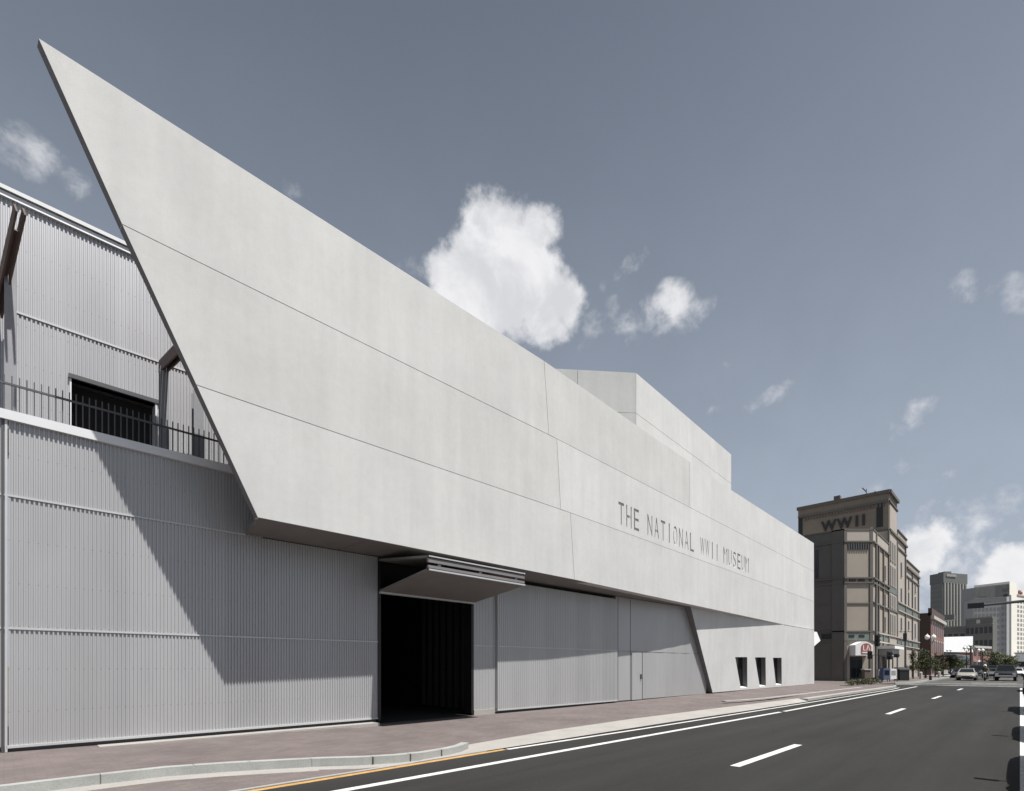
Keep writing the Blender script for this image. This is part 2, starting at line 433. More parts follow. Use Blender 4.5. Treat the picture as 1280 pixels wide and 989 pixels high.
def text_mesh(body, w, h, depth, extra=0.0):
    """mesh data of a word: spans 0..w in x, 0..h in y, -depth/2..depth/2 in z"""
    cu = bpy.data.curves.new('lettering', 'FONT'); cu.body = body; cu.extrude = .05; cu.resolution_u = 3; cu.offset = extra
    to = bpy.data.objects.new('lettering', cu); col.objects.link(to)
    dg = bpy.context.evaluated_depsgraph_get(); dg.update()
    me = bpy.data.meshes.new_from_object(to.evaluated_get(dg))
    bpy.data.objects.remove(to); bpy.data.curves.remove(cu)
    xs = [v.co.x for v in me.vertices]; ys = [v.co.y for v in me.vertices]
    x0, x1, y0, y1 = min(xs), max(xs), min(ys), max(ys)
    for v in me.vertices:
        v.co = Vector(((v.co.x - x0) / (x1 - x0) * w, (v.co.y - y0) / (y1 - y0) * h, v.co.z / .05 * depth / 2))
    me.materials.clear(); me.polygons.foreach_set('use_smooth', [False] * len(me.polygons))
    return me

# ------------------------------------------------------------------ ground, road, pavement
g = MB(); g.quad((-1500, -1500, -.02), (3000, -1500, -.02), (3000, 3000, -.02), (-1500, 3000, -.02))
struct(g.build('ground', EARTH))
g = MB(); g.box(-60, 56.4, -2.6, 12, -.3, 0.0)
struct(g.build('road', ASPH))
g = MB(); g.box(56.4, 66, -30, 12, -.3, 0.0); g.box(66, 420, -2.6, 12, -.3, 0.0)
struct(g.build('worn_road', ASPH_OLD))
# museum pavement: brick, bulging at the near kerb, flush apron at the driveway
KT = .13
def wall_base(X):
    pts = [(-5, .095), (0, .085), (7.0, .022), (11, .022), (19, .056), (28.5, .157), (47, .205), (60, .205)]
    X = max(-5, min(X, 59.9))
    for (a, b), (c, d) in zip(pts[:-1], pts[1:]):
        if a <= X <= c: return b + (d - b) * (X - a) / (c - a)
kerb_pts = [(-30, 9.05), (-6, 9.05), (-1.2, 9.05), (0, 9.04), (.9, 9.05), (1.7, 9.0), (2.4, 8.75), (3.0, 8.45), (3.66, 8.10), (4.22, 7.70), (4.7, 7.48), (5.2, 7.38), (5.75, 7.42), (6.15, 7.52), (6.5, 7.72)]
edge_pts = [(6.5, 7.72), (6.9, 7.62), (14, 7.45), (20, 7.3), (22.5, 7.25), (24, 7.2), (34, 6.95), (43, 6.75), (47, 6.7), (49.5, 6.85), (51.2, 7.4), (52.2, 8.4), (52.6, 10)]
sw = MB()
alle = kerb_pts + edge_pts[1:]
for (a, b) in zip(alle[:-1], alle[1:]):
    def far(p): return (p[0] if p[0] < 40 else p[0] + (p[0] - 40) * .5, 26.0 if p[0] > 48 else 14.0)
    A, B = far(a), far(b)
    za = KT if a[0] < 6.5 or a[0] > 26 else .008; zb = KT if b[0] < 6.5 or b[0] > 26 else .008
    sw.quad((a[0], a[1], za), (b[0], b[1], zb), (B[0], B[1], wall_base(B[0]) + .001), (A[0], A[1], wall_base(A[0]) + .001))
struct(sw.build('pavement', PAVE))
# plaza beyond the museum, up to the brewery building, and its street pavement
g = MB(); g.prism([(52.6, 9.4, .02), (57.5, 7.6, .02), (62, 7.2, .02), (97, 7.2, .02), (97, 10.6, .02), (62, 14, .02), (62, 40, .02), (47.9, 40, .02), (47.9, 12.5, .02)], (0, 0, .14))
struct(g.build('plaza_paving', PAVE))
g = MB(); g.prism([(104, 7.0, .0), (420, 7.0, .0), (420, 40, .0), (104, 40, .0)], (0, 0, .15))
struct(g.build('far_pavement', APRON))
g = MB(); g.prism([(-60, -2.6, -.1), (420, -2.6, -.1), (420, -12, -.1), (-60, -12, -.1)], (0, 0, .25))
struct(g.build('opposite_pavement', APRON))
def strip(pts, w0, z0, z1, left=1):
    """a band along a polyline, width w0 to its left"""
    m = MB(); P = [Vector((p[0], p[1], 0)) for p in pts]; N = []
    for i in range(len(P)):
        d = (P[min(i + 1, len(P) - 1)] - P[max(i - 1, 0)]).normalized(); N.append(Vector((-d.y, d.x, 0)) * left)
    for i in range(len(P) - 1):
        a, b, c, d = P[i], P[i + 1], P[i + 1] + N[i + 1] * w0, P[i] + N[i] * w0
        m.prism([a + UPV * z0, b + UPV * z0, c + UPV * z0, d + UPV * z0], (0, 0, z1 - z0))
    return m
k = strip(kerb_pts, .15, -.1, KT + .012)
struct(k.build('kerb', KERBM))
k = strip([(48, 6.72), (49.5, 6.85), (51.2, 7.4), (52.2, 8.4), (52.6, 10)], .16, -.1, KT + .03)
struct(k.build('corner_kerb', KERBM))
k = strip([(56.5, 7.9), (58, 7.35), (62, 7.05), (97, 7.05)], .16, -.1, KT + .05)
struct(k.build('far_kerb', KERBM))
# joints across the kerb
j = MB()
for (a, b) in [((.95, 9.05), 0), ((2.05, 8.9), 0), ((2.75, 8.6), 0), ((3.55, 8.17), 0), ((4.35, 7.62), 0), ((4.95, 7.42), 0), ((5.6, 7.40), 0)]:
    j.box(a[0] - .006, a[0] + .006, a[1] - .012, a[1] + .1, .02, KT + .0135)
struct(j.build('kerb_joints', mat('joint_dark', (.1, .1, .095), .9)))
# pale gutter along the kerb, brick bay, driveway apron
gut = strip([p for p in kerb_pts if p[0] < 4.0], .34, -.1, .008, left=-1)
gut.prism([(3.5, 8.2, -.1), (4.22, 7.70, -.1), (4.7, 7.48, -.1), (5.2, 7.38, -.1), (5.75, 7.42, -.1), (6.15, 7.52, -.1), (6.5, 7.72, -.1), (6.6, 7.285, -.1), (4.6, 7.285, -.1), (4.0, 7.50, -.1), (3.42, 7.95, -.1)], (0, 0, .11))
struct(gut.build('gutter', APRON))
g = MB(); g.prism([(-30, 7.35, -.1), (2.0, 7.35, -.1), (4.25, 7.40, -.1), (3.9, 7.62, -.1), (3.3, 7.98, -.1), (2.2, 8.52, -.1), (1.6, 8.74, -.1), (-30, 8.74, -.1)], (0, 0, .104))
struct(g.build('parking_bay_paving', PAVE))
g = MB(); g.prism([(-30, 7.28, -.1), (2.0, 7.28, -.1), (4.9, 7.30, -.1), (4.9, 7.37, -.1), (2.0, 7.36, -.1), (-30, 7.36, -.1)], (0, 0, .112))
struct(g.build('bay_edge', APRON))
ap = MB()
ap_in = [(5.0, 7.3), (6.8, 8.1), (10, 8.42), (14, 8.5), (19, 8.35), (22.5, 8.2), (26.5, 7.42)]
ap_out = [(4.9, 7.28), (6.5, 7.3), (10, 7.28), (14, 7.25), (19, 7.12), (22.5, 7.05), (26.6, 6.98)]
for i in range(len(ap_in) - 1):
    zb = .026 if i + 1 < len(ap_in) - 1 else KT + .012
    ap.quad((*ap_out[i], .016), (*ap_out[i + 1], .016), (*ap_in[i + 1], zb), (*ap_in[i], .024))
struct(ap.build('driveway_apron', APRON))
# pale border bands in the brick further on
k = strip([(22.2, 9.05), (23.4, 8.75), (26, 8.45), (32, 8.3), (39, 8.15), (44, 8.0)], .22, .1, KT + .016); struct(k.build('paving_border', APRON))
k = strip([(26.5, 7.0), (34, 6.93), (43, 6.73), (48, 6.68)], .3, .02, KT + .012); struct(k.build('edge_border', APRON))
def WYL(X): return 12.95 - .017 * X - .07
# ledge of pale concrete along the metal wall
k = strip([(1.3, WYL(1.3)), (7.3, WYL(7.3))], .34, .0, .1, left=-1); struct(k.build('wall_ledge', APRON))
# painted markings
def paint(pts, w, m, name):
    P = strip(pts, w, .002, .006)
    return struct(P.build(name, m))
paint([(1.5, 6.30), (9, 6.22), (19.75, 6.03)], .14, WPAINT, 'edge_line')
paint([(20.15, 6.02), (35, 5.93), (52.5, 5.85)], .14, WPAINT, 'edge_line')
paint([(.5, 7.12), (3, 7.12), (7.0, 7.16)], .11, YPAINT, 'kerb_line_yellow')
paint([(7.05, 7.14), (12, 6.98), (22, 6.78), (32, 6.62), (45, 6.42), (48.5, 6.5)], .10, WPAINT, 'kerb_line')
for X in (-4.1, 8.5, 21.5, 33.4, 46.6):
    paint([(X, 3.31 - X * .0075), (X + 3.3, 3.31 - (X + 3.3) * .0075)], .15, WPAINT, 'lane_dash')
paint([(-20, -.14), (54, -.14)], .14, WPAINT, 'parking_line')
for X in (57.2, 63.4):
    g = MB(); g.box(X, X + .35, -2.4, 7.0, .002, .006); struct(g.build('crosswalk_line', WPAINT))
g = MB(); g.box(67.5, 68.0, .2, 3.4, .002, .006); struct(g.build('stop_line', WPAINT))

# ------------------------------------------------------------------ THE MUSEUM
mus = thing('museum_building', 'long museum with pale concrete upper facade, engraved name, sharp fin and corrugated metal base', 'building', (24, 12.5, 0))
YC = 11.3
NF = Vector((0, -1, 0))
ZT, ZS1, ZS2, ZB = 11.9, 9.52, 7.11, 4.75
# corrugated wall line
def WY(X): return 12.95 - .017 * X
WD = Vector((1, -.017, 0)).normalized(); WN_ = Vector((-.017, -1, 0)).normalized()
def onW(px, py, off=0.0): return onplane(px, py, Vector((0, WY(0), 0)) + WN_ * off, WN_)
# second facade plane: hinged on the fold, turning very slightly away
F1 = onY(680, 451, YC); F2 = onY(718, 724.7, YC)
Q = onplane(1017.8, 854.8, (0, 12.05, 0), Vector((0, 1, 0)))
N2 = (F2 - F1).cross(Q - F1).normalized()
if N2.y > 0: N2 = -N2
def on2(px, py): return onplane(px, py, F1, N2)

def panel(poly, n, m, thick=.38, gap=.008, backshift=None, chain=None, name='concrete_panel'):
    q = inset(poly, n, gap)
    b = [p - n.normalized() * thick for p in q]
    if backshift:
        for i, v in backshift.items(): b[i] = b[i] + Vector(v)
    mb = MB(); mb.prism(q, b)
    return mb
# near facade, three courses, cut by the raking edge
rows1 = [([(47, 46.5), (680, 451), (686, 543.5), (152, 280)], 0), ([(152, 280), (696, 548.5), (701, 636.9), (245, 481)], 2), ([(245, 481), (713, 641), (718, 724.7), (322, 647)], 0)]
for pts, mi in rows1:
    poly = [onY(*p, YC) for p in pts]
    mb = panel(poly, NF, None, .18, backshift={0: (-.012, 0, 0), 3: (-.012, 0, 0)})
    o = mb.build('concrete_panel', [CONC[mi], EDGE], mus)
    # the raking left edge face has its shade painted in darker concrete
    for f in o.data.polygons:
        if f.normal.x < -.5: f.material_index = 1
# far facade
P2top = [(680, 451), (790, 527.7), (862, 577), (914, 612.5), (1017.3, 679)]
rows2 = [([(680, 451), (790, 527.7), (862, 577), (862, 634.2), (686, 543.4)], 2), ([(862, 577), (914, 612.5), (1017.3, 679), (1017.4, 714.5), (862, 634.2)], 1),
         ([(696, 548.5), (862, 634.2), (1017.4, 714.5), (1017.5, 752), (701, 636.7)], 1), ([(713, 641), (1017.5, 752), (1017.6, 787.3), (980.5, 781), (718, 724.7)], 0)]
# straighten the seams in the plane so that every joint stays one even gap
p2panels = []
for idx, (pts, mi) in enumerate(rows2):
    poly = [on2(*p) for p in pts]
    mb = panel(poly, N2, None, .38)
    o = mb.build('concrete_panel', CONC[mi], mus)
    p2panels.append(o)
# engraved name, cut into the middle course
du = Vector((N2.y * -1, N2.x, 0)).normalized()
if du.x < 0: du = -du
dv = N2.cross(du); dv = dv if dv.z > 0 else -dv
target = p2panels[2]
cut = bpy.data.meshes.new('name_cut'); bmc = bmesh.new()
for word, xa, xb in (('THE', 771.5, 800), ('NATIONAL', 808, 868), ('WWII', 874.5, 899), ('MUSEUM', 903.5, 936)):
    pa = on2(xa, 640); pb = on2(xb, 640)
    za, zb_ = 7.36, 8.27
    wlen = (Vector((pb.x, pb.y, 0)) - Vector((pa.x, pa.y, 0))).length
    x = 0.0
    # letter by letter so the spacing stays wide and the letters stay narrow
    n = len(word); adv = wlen / n
    for c_ in word:
        lw = adv * (.70 if c_ not in 'I' else .15)
        if c_ in 'MW': lw = adv * .82
        me = text_mesh(c_, lw, zb_ - za, .11, 0.0)
        cx = x + (adv - lw) / 2
        o0 = Vector((pa.x, pa.y, 0)) + du * cx
        base_pt = onplane(0, 0, F1, N2) if False else None
        # put it on the plane at height za
        k = (F1 - Vector((o0.x, o0.y, za))).dot(N2) / N2.dot(N2)
        o1 = Vector((o0.x, o0.y, za)) + N2 * k
        M = Matrix((( du.x, dv.x, N2.x, o1.x), (du.y, dv.y, N2.y, o1.y), (du.z, dv.z, N2.z, o1.z), (0, 0, 0, 1)))
        me.transform(M); bmc.from_mesh(me); bpy.data.meshes.remove(me)
        x += adv
bmesh.ops.remove_doubles(bmc, verts=bmc.verts, dist=1e-5)
bmc.to_mesh(cut); bmc.free(); cut.materials.append(CONC[1])
cuto = bpy.data.objects.new('name_cut', cut); col.objects.link(cuto)
bm_t = target.modifiers.new('cut', 'BOOLEAN'); bm_t.operation = 'DIFFERENCE'; bm_t.solver = 'EXACT'; bm_t.object = cuto
cuto.location = -parent_loc(mus); target.parent = None
dg = bpy.context.evaluated_depsgraph_get(); dg.update()
newme = bpy.data.meshes.new_from_object(target.evaluated_get(dg))
target.modifiers.clear(); target.data = newme; target.parent = mus
bpy.data.objects.remove(cuto)
print('engraved polys', len(newme.polygons))
# hidden carcass behind the panels and its roof
mb = MB(); mb.box(6.2, 15, 12.25, 30, 4.9, 11.6); mb.prism([(15, 12.3, 4.9), (46.6, 13.0, 4.9), (46.6, 30, 4.9), (15, 30, 4.9)], (0, 0, 6.45))
mb.prism([(27.8, 12.7, .1), (46.9, 12.95, .1), (46.9, 30, .1), (27.8, 30, .1)], (0, 0, 4.85))
mb.build('carcass', EDGE, mus)
mb = MB(); mb.box(4.5, 4.8, 11.72, 14.2, 4.8, 11.4); mb.build('closing_wall', EDGE, mus)
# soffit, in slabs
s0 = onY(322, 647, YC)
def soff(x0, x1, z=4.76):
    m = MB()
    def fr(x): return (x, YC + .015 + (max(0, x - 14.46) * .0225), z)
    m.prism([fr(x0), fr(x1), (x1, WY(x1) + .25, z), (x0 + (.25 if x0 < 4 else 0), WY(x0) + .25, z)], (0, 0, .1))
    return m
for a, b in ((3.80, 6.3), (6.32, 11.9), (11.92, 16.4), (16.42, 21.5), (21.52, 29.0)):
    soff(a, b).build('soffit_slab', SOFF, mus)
# lower far concrete, leaning back under the overhang, with three raked windows
LRa = Vector((onplane(890.8, 865.8, (0, 12.25, 0), Vector((0, 1, 0)))))
LRb = Q.copy()
LRc = on2(980.5, 781)
N3 = (LRb - LRa).cross(LRc - LRa).normalized(); N3 = -N3 if N3.y > 0 else N3
def on3(px, py): return onplane(px, py, LRa, N3)
lr = [(862, 745), (980.5, 781.3), (1017.6, 787.6), (1017.8, 854.8), (890.8, 865.8)]
poly = [on3(*p) for p in lr]; poly[0] = on3(861.5, 752); poly[1] = on3(962, 770.0); poly.insert(2, on3(980.5, 781.6))
me_b = MB(); bk = [p - N3 * .5 for p in poly]; me_b.prism(poly, bk)
lro = me_b.build('lower_concrete_wall', [CONC[1], EDGE], mus)
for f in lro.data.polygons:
    if f.normal.x < -.6: f.material_index = 1  # shade of the left return put into the darker edge colour
wins = [[(919, 821.5), (934, 821.5), (934.2, 859.8), (926, 860.6)], [(943.7, 821.8), (957, 821.8), (957.4, 857.8), (949.8, 858.6)], [(966.2, 822.3), (977, 822.3), (977.2, 856.0), (970, 856.8)]]
cm_ = MB()
for w in wins:
    q = [on3(*p) for p in w]; cm_.prism([p + N3 * .3 for p in q], -N3 * .62)
co = cm_.build('window_cut', EDGE)
co.location = -parent_loc(mus); lro.parent = None
md = lro.modifiers.new('cut', 'BOOLEAN'); md.operation = 'DIFFERENCE'; md.solver = 'EXACT'; md.object = co
dg = bpy.context.evaluated_depsgraph_get(); dg.update()
nm = bpy.data.meshes.new_from_object(lro.evaluated_get(dg)); lro.modifiers.clear(); lro.data = nm; lro.parent = mus
bpy.data.objects.remove(co)
for w in wins:
    q = [on3(*p) - N3 * .29 for p in w]; m = MB(); m.prism(q, -N3 * .04); wo = m.build('raked_window', GLASSD, mus)
    m = MB(); a, b = q[3] + N3 * .285, q[2] + N3 * .285
    m.prism([a + UPV * .002, b + UPV * .002, b + UPV * .05 - N3 * .27, a + UPV * .05 - N3 * .27], (0, 0, .03)); m.build('sill', WHITE, wo)
# dark strip painted as the shadow gap between concrete and pavement
m = MB(); m.prism([LRa + N3 * -.04 + UPV * -.09, LRb + N3 * -.04 + UPV * -.09, LRb - N3 * .3 + UPV * -.09, LRa - N3 * .3 + UPV * -.09], (0, 0, .09)); m.build('shadow_gap_strip', DKST, mus)
# end wall and pale pointed canopy beyond the far corner
e0 = Vector((Q.x + .02, Q.y + .4, 0)); m = MB(); m.box(46.95, 47.35, Q.y + .42, 30, .1, 11.45); m.build('end_wall', CONC[2], mus)
ctip = [onY(*p, 12.75) for p in ((1010, 789), (1021, 790), (1025.6, 801), (1017.2, 808.3), (1010, 808.3))]
m = MB(); m.prism(ctip, (0, .9, 0)); m.build('entrance_canopy', WHITEM, mus)
# upper box set back above the roof
NB_l = Vector((-R2, -R2, 0))
uA = atD(795, 23.6); uL = atD(640, 23.1); uR = atD(914, 32.7)
def ubox(z0, z1, mi, which):
    a, b = (uA, uR) if which else (uL, uA)
    n = Vector((b.y - a.y, -(b.x - a.x), 0)).normalized()
    mb = MB(); q = inset([a + UPV * z0, b + UPV * z0, b + UPV * z1, a + UPV * z1], n, .01)
    mb.prism(q, -n * .25); return mb
ZUB = hz(466, 23.6); ZUM = hz(516.5, 23.6)
ubox(ZUM, ZUB, 1, True).build('rooftop_panel', CONC[1], mus); ubox(11.3, ZUM, 1, True).build('rooftop_panel', CONC[1], mus)
ul2 = atD(722, 23.35)
for z0, z1 in ((11.3, ZUM), (ZUM, ZUB)):
    for a, b in ((uL, ul2), (ul2, uA)):
        n = Vector((-R2, -R2, 0)); mb = MB(); q = inset([a + UPV * z0, b + UPV * z0, b + UPV * z1, a + UPV * z1], n, .008); mb.prism(q, -n * .25)
        mb.build('rooftop_panel', CONC[2], mus)
mb = MB(); i_ = Vector((.35, .35, 0)); mb.prism([uA + Vector((.1, .35, 11)), uR + Vector((-.3, .35, 11)), uR + Vector((-.3, 12, 11)), uL + Vector((.5, 5, 11)), uL + Vector((.4, .5, 11))], (0, 0, ZUB - 11.02)); mb.build('rooftop_core', EDGE, mus)

# --- corrugated metal base
def corr(a, b, z0, z1, n, m, name='corrugated_wall', period=.065, depth=.022, parent=mus):
    a = Vector(a); b = Vector(b); L = (b - a).length; d = (b - a) / L; k = max(2, int(L / period)); p = L / k
    mb = MB(); prof = []
    for i in range(k):
        for f, o in ((0, 0), (.38, 0), (.5, -depth), (.88, -depth)): prof.append(a + d * (i + f) * p + n * o)
    prof.append(b.copy())
    base = len(mb.v)
    for q in prof: mb.v.append(Vector((q.x, q.y, z0))); mb.v.append(Vector((q.x, q.y, z1)))
    for i in range(len(prof) - 1):
        mb.f.append((2 * i, 2 * i + 2, 2 * i + 3, 2 * i + 1)); mb.m.append(0)
    # solid sheet wall behind
    bk = [a - n * (depth + .004), b - n * (depth + .004), b - n * .2, a - n * .2]
    mb.prism([Vector((q.x, q.y, z0)) for q in bk], (0, 0, z1 - z0))
    return mb.build(name, m, parent)
def W(X, off=0.0): return Vector((X, WY(X), 0)) + WN_ * off
XD0 = onW(472, 850).x; XD1 = onW(592, 850).x; XS0 = onW(622, 850, .11).x; XS1 = onW(772, 850, .11).x; XE = 27.9
Z1, Z2, ZC = 4.735, 2.34, 6.11
corr(W(.06), W(XD0), .2, Z1, WN_, ZINC)
corr(W(-3.0), W(.02), .2, ZC, WN_, ZINC)
corr(W(.06), W(4.4), Z1, ZC, WN_, ZINC)
corr(W(XD1), W(XS0 + .1), wall_base(11) + .06, Z1, WN_, ZINC_FLAT, period=.12, depth=.01)
corr(W(XS0, .11), W(XS1, .11), wall_base(14) + .12, 4.60, WN_, ZINC_FLAT, 'sliding_panel', period=.1, depth=.016)
def onwall_box(x0, x1, z0, z1, o0, o1):
    m = MB(); m.prism([W(x0, o0) + UPV * z0, W(x1, o0) + UPV * z0, W(x1, o1) + UPV * z0, W(x0, o1) + UPV * z0], (0, 0, z1 - z0)); return m
X88 = onW(788, 850).x; zf0 = wall_base(20) + .05
LEAN = .24
def lean_prism(x0, x1, z0, z1, o0, o1):
    def pt(x, z, o): k = max(0., (x - X88) / (XE - X88)) * LEAN * (z - .2) / 4.54; return W(x, o + k) + UPV * z
    m = MB(); m.prism([pt(x0, z0, o1), pt(x1, z0, o1), pt(x1, z1, o1), pt(x0, z1, o1)], [pt(x0, z0, o0), pt(x1, z0, o0), pt(x1, z1, o0), pt(x0, z1, o0)]); return m
onwall_box(XS1 + .02, X88 - .02, zf0, 4.74, -.2, .0).build('flat_metal_wall', ZINC_FLAT, mus)
for k in range(6):
    xa_, xb_ = X88 + (XE - X88) * k / 6 + (.0 if k else .0), X88 + (XE - X88) * (k + 1) / 6
    lean_prism(xa_ + .002, xb_ - .002, zf0, 4.74, -.2, .0).build('flat_metal_wall', ZINC_FLAT, mus)
lean_prism(XS1, XE, Z2 - .012, Z2, -.02, .004).build('panel_joint', DKST, mus)
# flashings
for x0, x1, z, o in ((-3, XD0, Z2, .012), (-3, 4.02, Z1 + .01, .012), (XD1, XS0, Z2, .012), (XS0, XS1, Z2, .122)):
    onwall_box(x0, x1, z - .018 if o > .01 else z, z + .016 if o > .01 else z + .012, -.02, o).build('flashing', TRIM if o > .01 else DKST, mus)
onwall_box(.03, XD0, .165, .21, -.1, .03).build('base_trim', TRIM, mus)
onwall_box(XS0, XS1, wall_base(14) + .09, wall_base(14) + .13, 0, .125).build('base_trim', TRIM, mus)
onwall_box(-3, XD0 - .02, .0, .163, -.16, -.05).build('plinth_shade', DKST, mus)  # dark strip painted as the shaded recess below the wall
onwall_box(XS0, XE, .0, .22, -.18, -.02).build('plinth_shade', DKST, mus)  # same painted shade below the sliding panel and flat wall
onwall_box(XD1, XS0 - .05, .0, .2, -.1, .03).build('base_ledge', APRON, mus)
onwall_box(.01, .045, .1, ZC, -.05, .03).build('corner_trim', TRIM, mus)
onwall_box(-.035, .0, .1, ZC, -.05, .02).build('wall_joint', DKST, mus)
# parapet cap: a deep aluminium coping with a sloping top
m = MB(); prof = [(.07, 6.10), (.07, 6.27), (-.3, 6.31), (-.3, 6.10)]
m.prism([W(-3, o) + UPV * z for o, z in prof], WD * 7.6); m.build('parapet_cap', CAPM, mus)
# vertical joints and door in the flat metal wall
for px in (772.5, 788):
    X = onW(px, 840).x; onwall_box(X - .013, X + .013, .15, 4.7, -.05, .006).build('panel_joint', DKST, mus)
xa, xb = onW(788.6, 850).x, onW(801.5, 850).x
dr = onwall_box(xa + .03, xb, wall_base(19) + .05, 2.28, 0.0, .045).build('service_door', ZINC_FLAT, mus)
onwall_box(xb - .16, xb - .1, 1.05, 1.28, .04, .1).build('handle', DKST, dr)
onwall_box(xb, xb + .05, wall_base(19) + .05, 2.3, .0, .05).build('door_gap', DKST, mus)
# roller-dock opening with folded door
for x in (XD0, XD1 - .1): onwall_box(x, x + .1, .1, Z1, -.35, .012).build('door_jamb', BLACKP, mus)
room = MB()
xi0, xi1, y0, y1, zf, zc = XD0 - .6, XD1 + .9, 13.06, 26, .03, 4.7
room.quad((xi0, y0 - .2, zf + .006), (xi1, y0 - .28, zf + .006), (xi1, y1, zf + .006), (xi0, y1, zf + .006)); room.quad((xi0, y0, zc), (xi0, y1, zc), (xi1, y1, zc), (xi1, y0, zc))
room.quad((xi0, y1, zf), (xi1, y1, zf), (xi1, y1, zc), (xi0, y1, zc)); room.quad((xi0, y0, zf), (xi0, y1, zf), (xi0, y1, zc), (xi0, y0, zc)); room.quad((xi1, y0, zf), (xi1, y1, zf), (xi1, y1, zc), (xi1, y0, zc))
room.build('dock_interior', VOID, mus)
m = MB()
for i in range(9): m.box(XD1 + .72, XD1 + .84, 13.3 + i * .42, 13.42 + i * .42, .12, 4.3)
m.build('interior_ribs', INTM, mus)
m = MB(); m.box(XD0 + .2, XD0 + 2.9, 20.0, 20.1, 2.35, 2.9); m.box(XD0 + .2, XD0 + 2.9, 20, 20.1, 1.2, 1.5); m.build('interior_boards', INTM, mus)
# folded leaves
A0 = W(XD0 + .02, .05); A1 = W(XD1 - .02, .05)
YO = 10.42
def leaf(zi, zo, t, name, m):
    p = [Vector((A0.x, A0.y, zi)), Vector((A1.x, A1.y, zi)), Vector((A1.x, YO, zo)), Vector((A0.x, YO, zo))]
    mb = MB(); mb.prism(p, (0, 0, t)); return mb.build(name, m, mus)
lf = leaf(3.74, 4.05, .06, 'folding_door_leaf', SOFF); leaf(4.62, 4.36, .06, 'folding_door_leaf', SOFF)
for z0, z1, yo in ((4.045, 4.085, 0), (4.09, 4.18, .03), (4.385, 4.415, 0), (4.25, 4.375, .03)):
    m = MB(); m.box(A0.x, A1.x, YO - .03 + yo, YO + .04 + yo, z0, z1); m.build('door_edge_channel', TRIM if yo == 0 else EDGE, mus)
for k in range(3):
    X = A0.x + (A1.x - A0.x) * (.1 + .4 * k); m = MB(); m.box(X - .05, X + .05, YO + .01, YO + .06, 4.16, 4.27); m.build('hinge', DKST, mus)
m = MB(); m.box(A0.x, A1.x, A0.y - .09, A0.y + .02, 3.70, 3.76); m.build('door_bottom_rail', TRIM, mus)

# --- upper corrugated wall behind the terrace
def UY(X): return 14.45 - .012 * X
UN = Vector((-.012, -1, 0)).normalized()
def onU(px, py): return onplane(px, py, (0, UY(0), 0), UN)
def U(X, off=0.0): return Vector((X, UY(X), 0)) + UN * off
uw0 = onU(87, 473); uw1 = onU(196.5, 505)
zw = (uw0.z + uw1.z) / 2; ZU = onU(80, 281).z; ZM = (onU(22, 392).z + onU(198, 451).z) / 2
print('upper', uw0, uw1, ZU, ZM)
def upbox(x0, x1, z0, z1, o0, o1):
    m = MB(); m.prism([U(x0, o0) + UPV * z0, U(x1, o0) + UPV * z0, U(x1, o1) + UPV * z0, U(x0, o1) + UPV * z0], (0, 0, z1 - z0)); return m
for a, b, z0, z1 in ((-4, 9, ZM, ZU), (-4, uw0.x, 5.9, ZM), (uw1.x, 9, 5.9, ZM), (uw0.x, uw1.x, zw, ZM)):
    corr(U(a), U(b), z0, z1, UN, ZINC_UP, 'upper_corrugated_wall', period=.067, depth=.018)
upbox(-4, 9, ZM - .02, ZM + .02, -.03, .014).build('flashing', TRIM, mus)
upbox(-4, 9, ZU, ZU + .1, -.3, .05).build('roof_trim', CAPM, mus); upbox(-4, 9, ZU + .12, ZU + .2, -.35, .09).build('roof_trim', TRIM, mus)
wf = upbox(uw0.x, uw1.x, 5.9, zw, -.4, -.36).build('terrace_window', VOID, mus)
upbox(uw0.x - .0, uw0.x + .03, 5.9, zw, -.36, .015).build('frame', CAPM, wf); upbox(uw1.x - .04, uw1.x, 5.9, zw, -.36, .03).build('frame', CAPM, wf)
upbox(uw0.x - .02, uw1.x + .03, zw, zw + .09, -.36, .05).build('lintel', DKST, wf)
m = MB(); m.prism([W(-3, -.3) + UPV * 6.0, W(9, -.3) + UPV * 6.0, U(9, -.3) + UPV * 6.0, U(-3, -.3) + UPV * 6.0], (0, 0, .05)); m.build('terrace_floor', EDGE, mus)
# posts and struts
def hpost(X, Y, z0, z1, w=.17):
    m = MB(); m.box(X - w / 2, X + w / 2, Y - w / 2, Y - w / 2 + .02, z0, z1); m.box(X - w / 2, X + w / 2, Y + w / 2 - .02, Y + w / 2, z0, z1); m.box(X - .012, X + .012, Y - w / 2 + .02, Y + w / 2 - .02, z0, z1)
    m.box(X - w / 2 - .03, X + w / 2 + .03, Y - w / 2 - .03, Y + w / 2 + .03, z0, z0 + .03)
    m.build('steel_post', POSTM, mus)
pA = onY(13, 318, 13.75); hpost(pA.x, 13.75, 6.05, pA.z)
pB = onY(205, 462, 13.75); hpost(pB.x, 13.75, 6.05, pB.z + .02)
pC = onY(247, 500, 13.75); hpost(pC.x, 13.75, 6.05, 8.1, .2)
def strut(a, b):
    m = MB(); s = Vector((.055, 0, 0))
    m.bar(Vector(a) + s, Vector(b) + s, .03, .26); m.bar(Vector(a) - s, Vector(b) - s, .03, .26); m.bar(a, Vector(a).lerp(Vector(b), .82), .06, .05)
    m.build('strut', RUST, mus)
strut(onY(0 - 4, 392, 14.3), onY(25, 262, 12.7))
strut(Vector((pB.x, 13.95, pB.z + .12)), Vector((pB.x + .02, 11.74, pB.z - .28)))

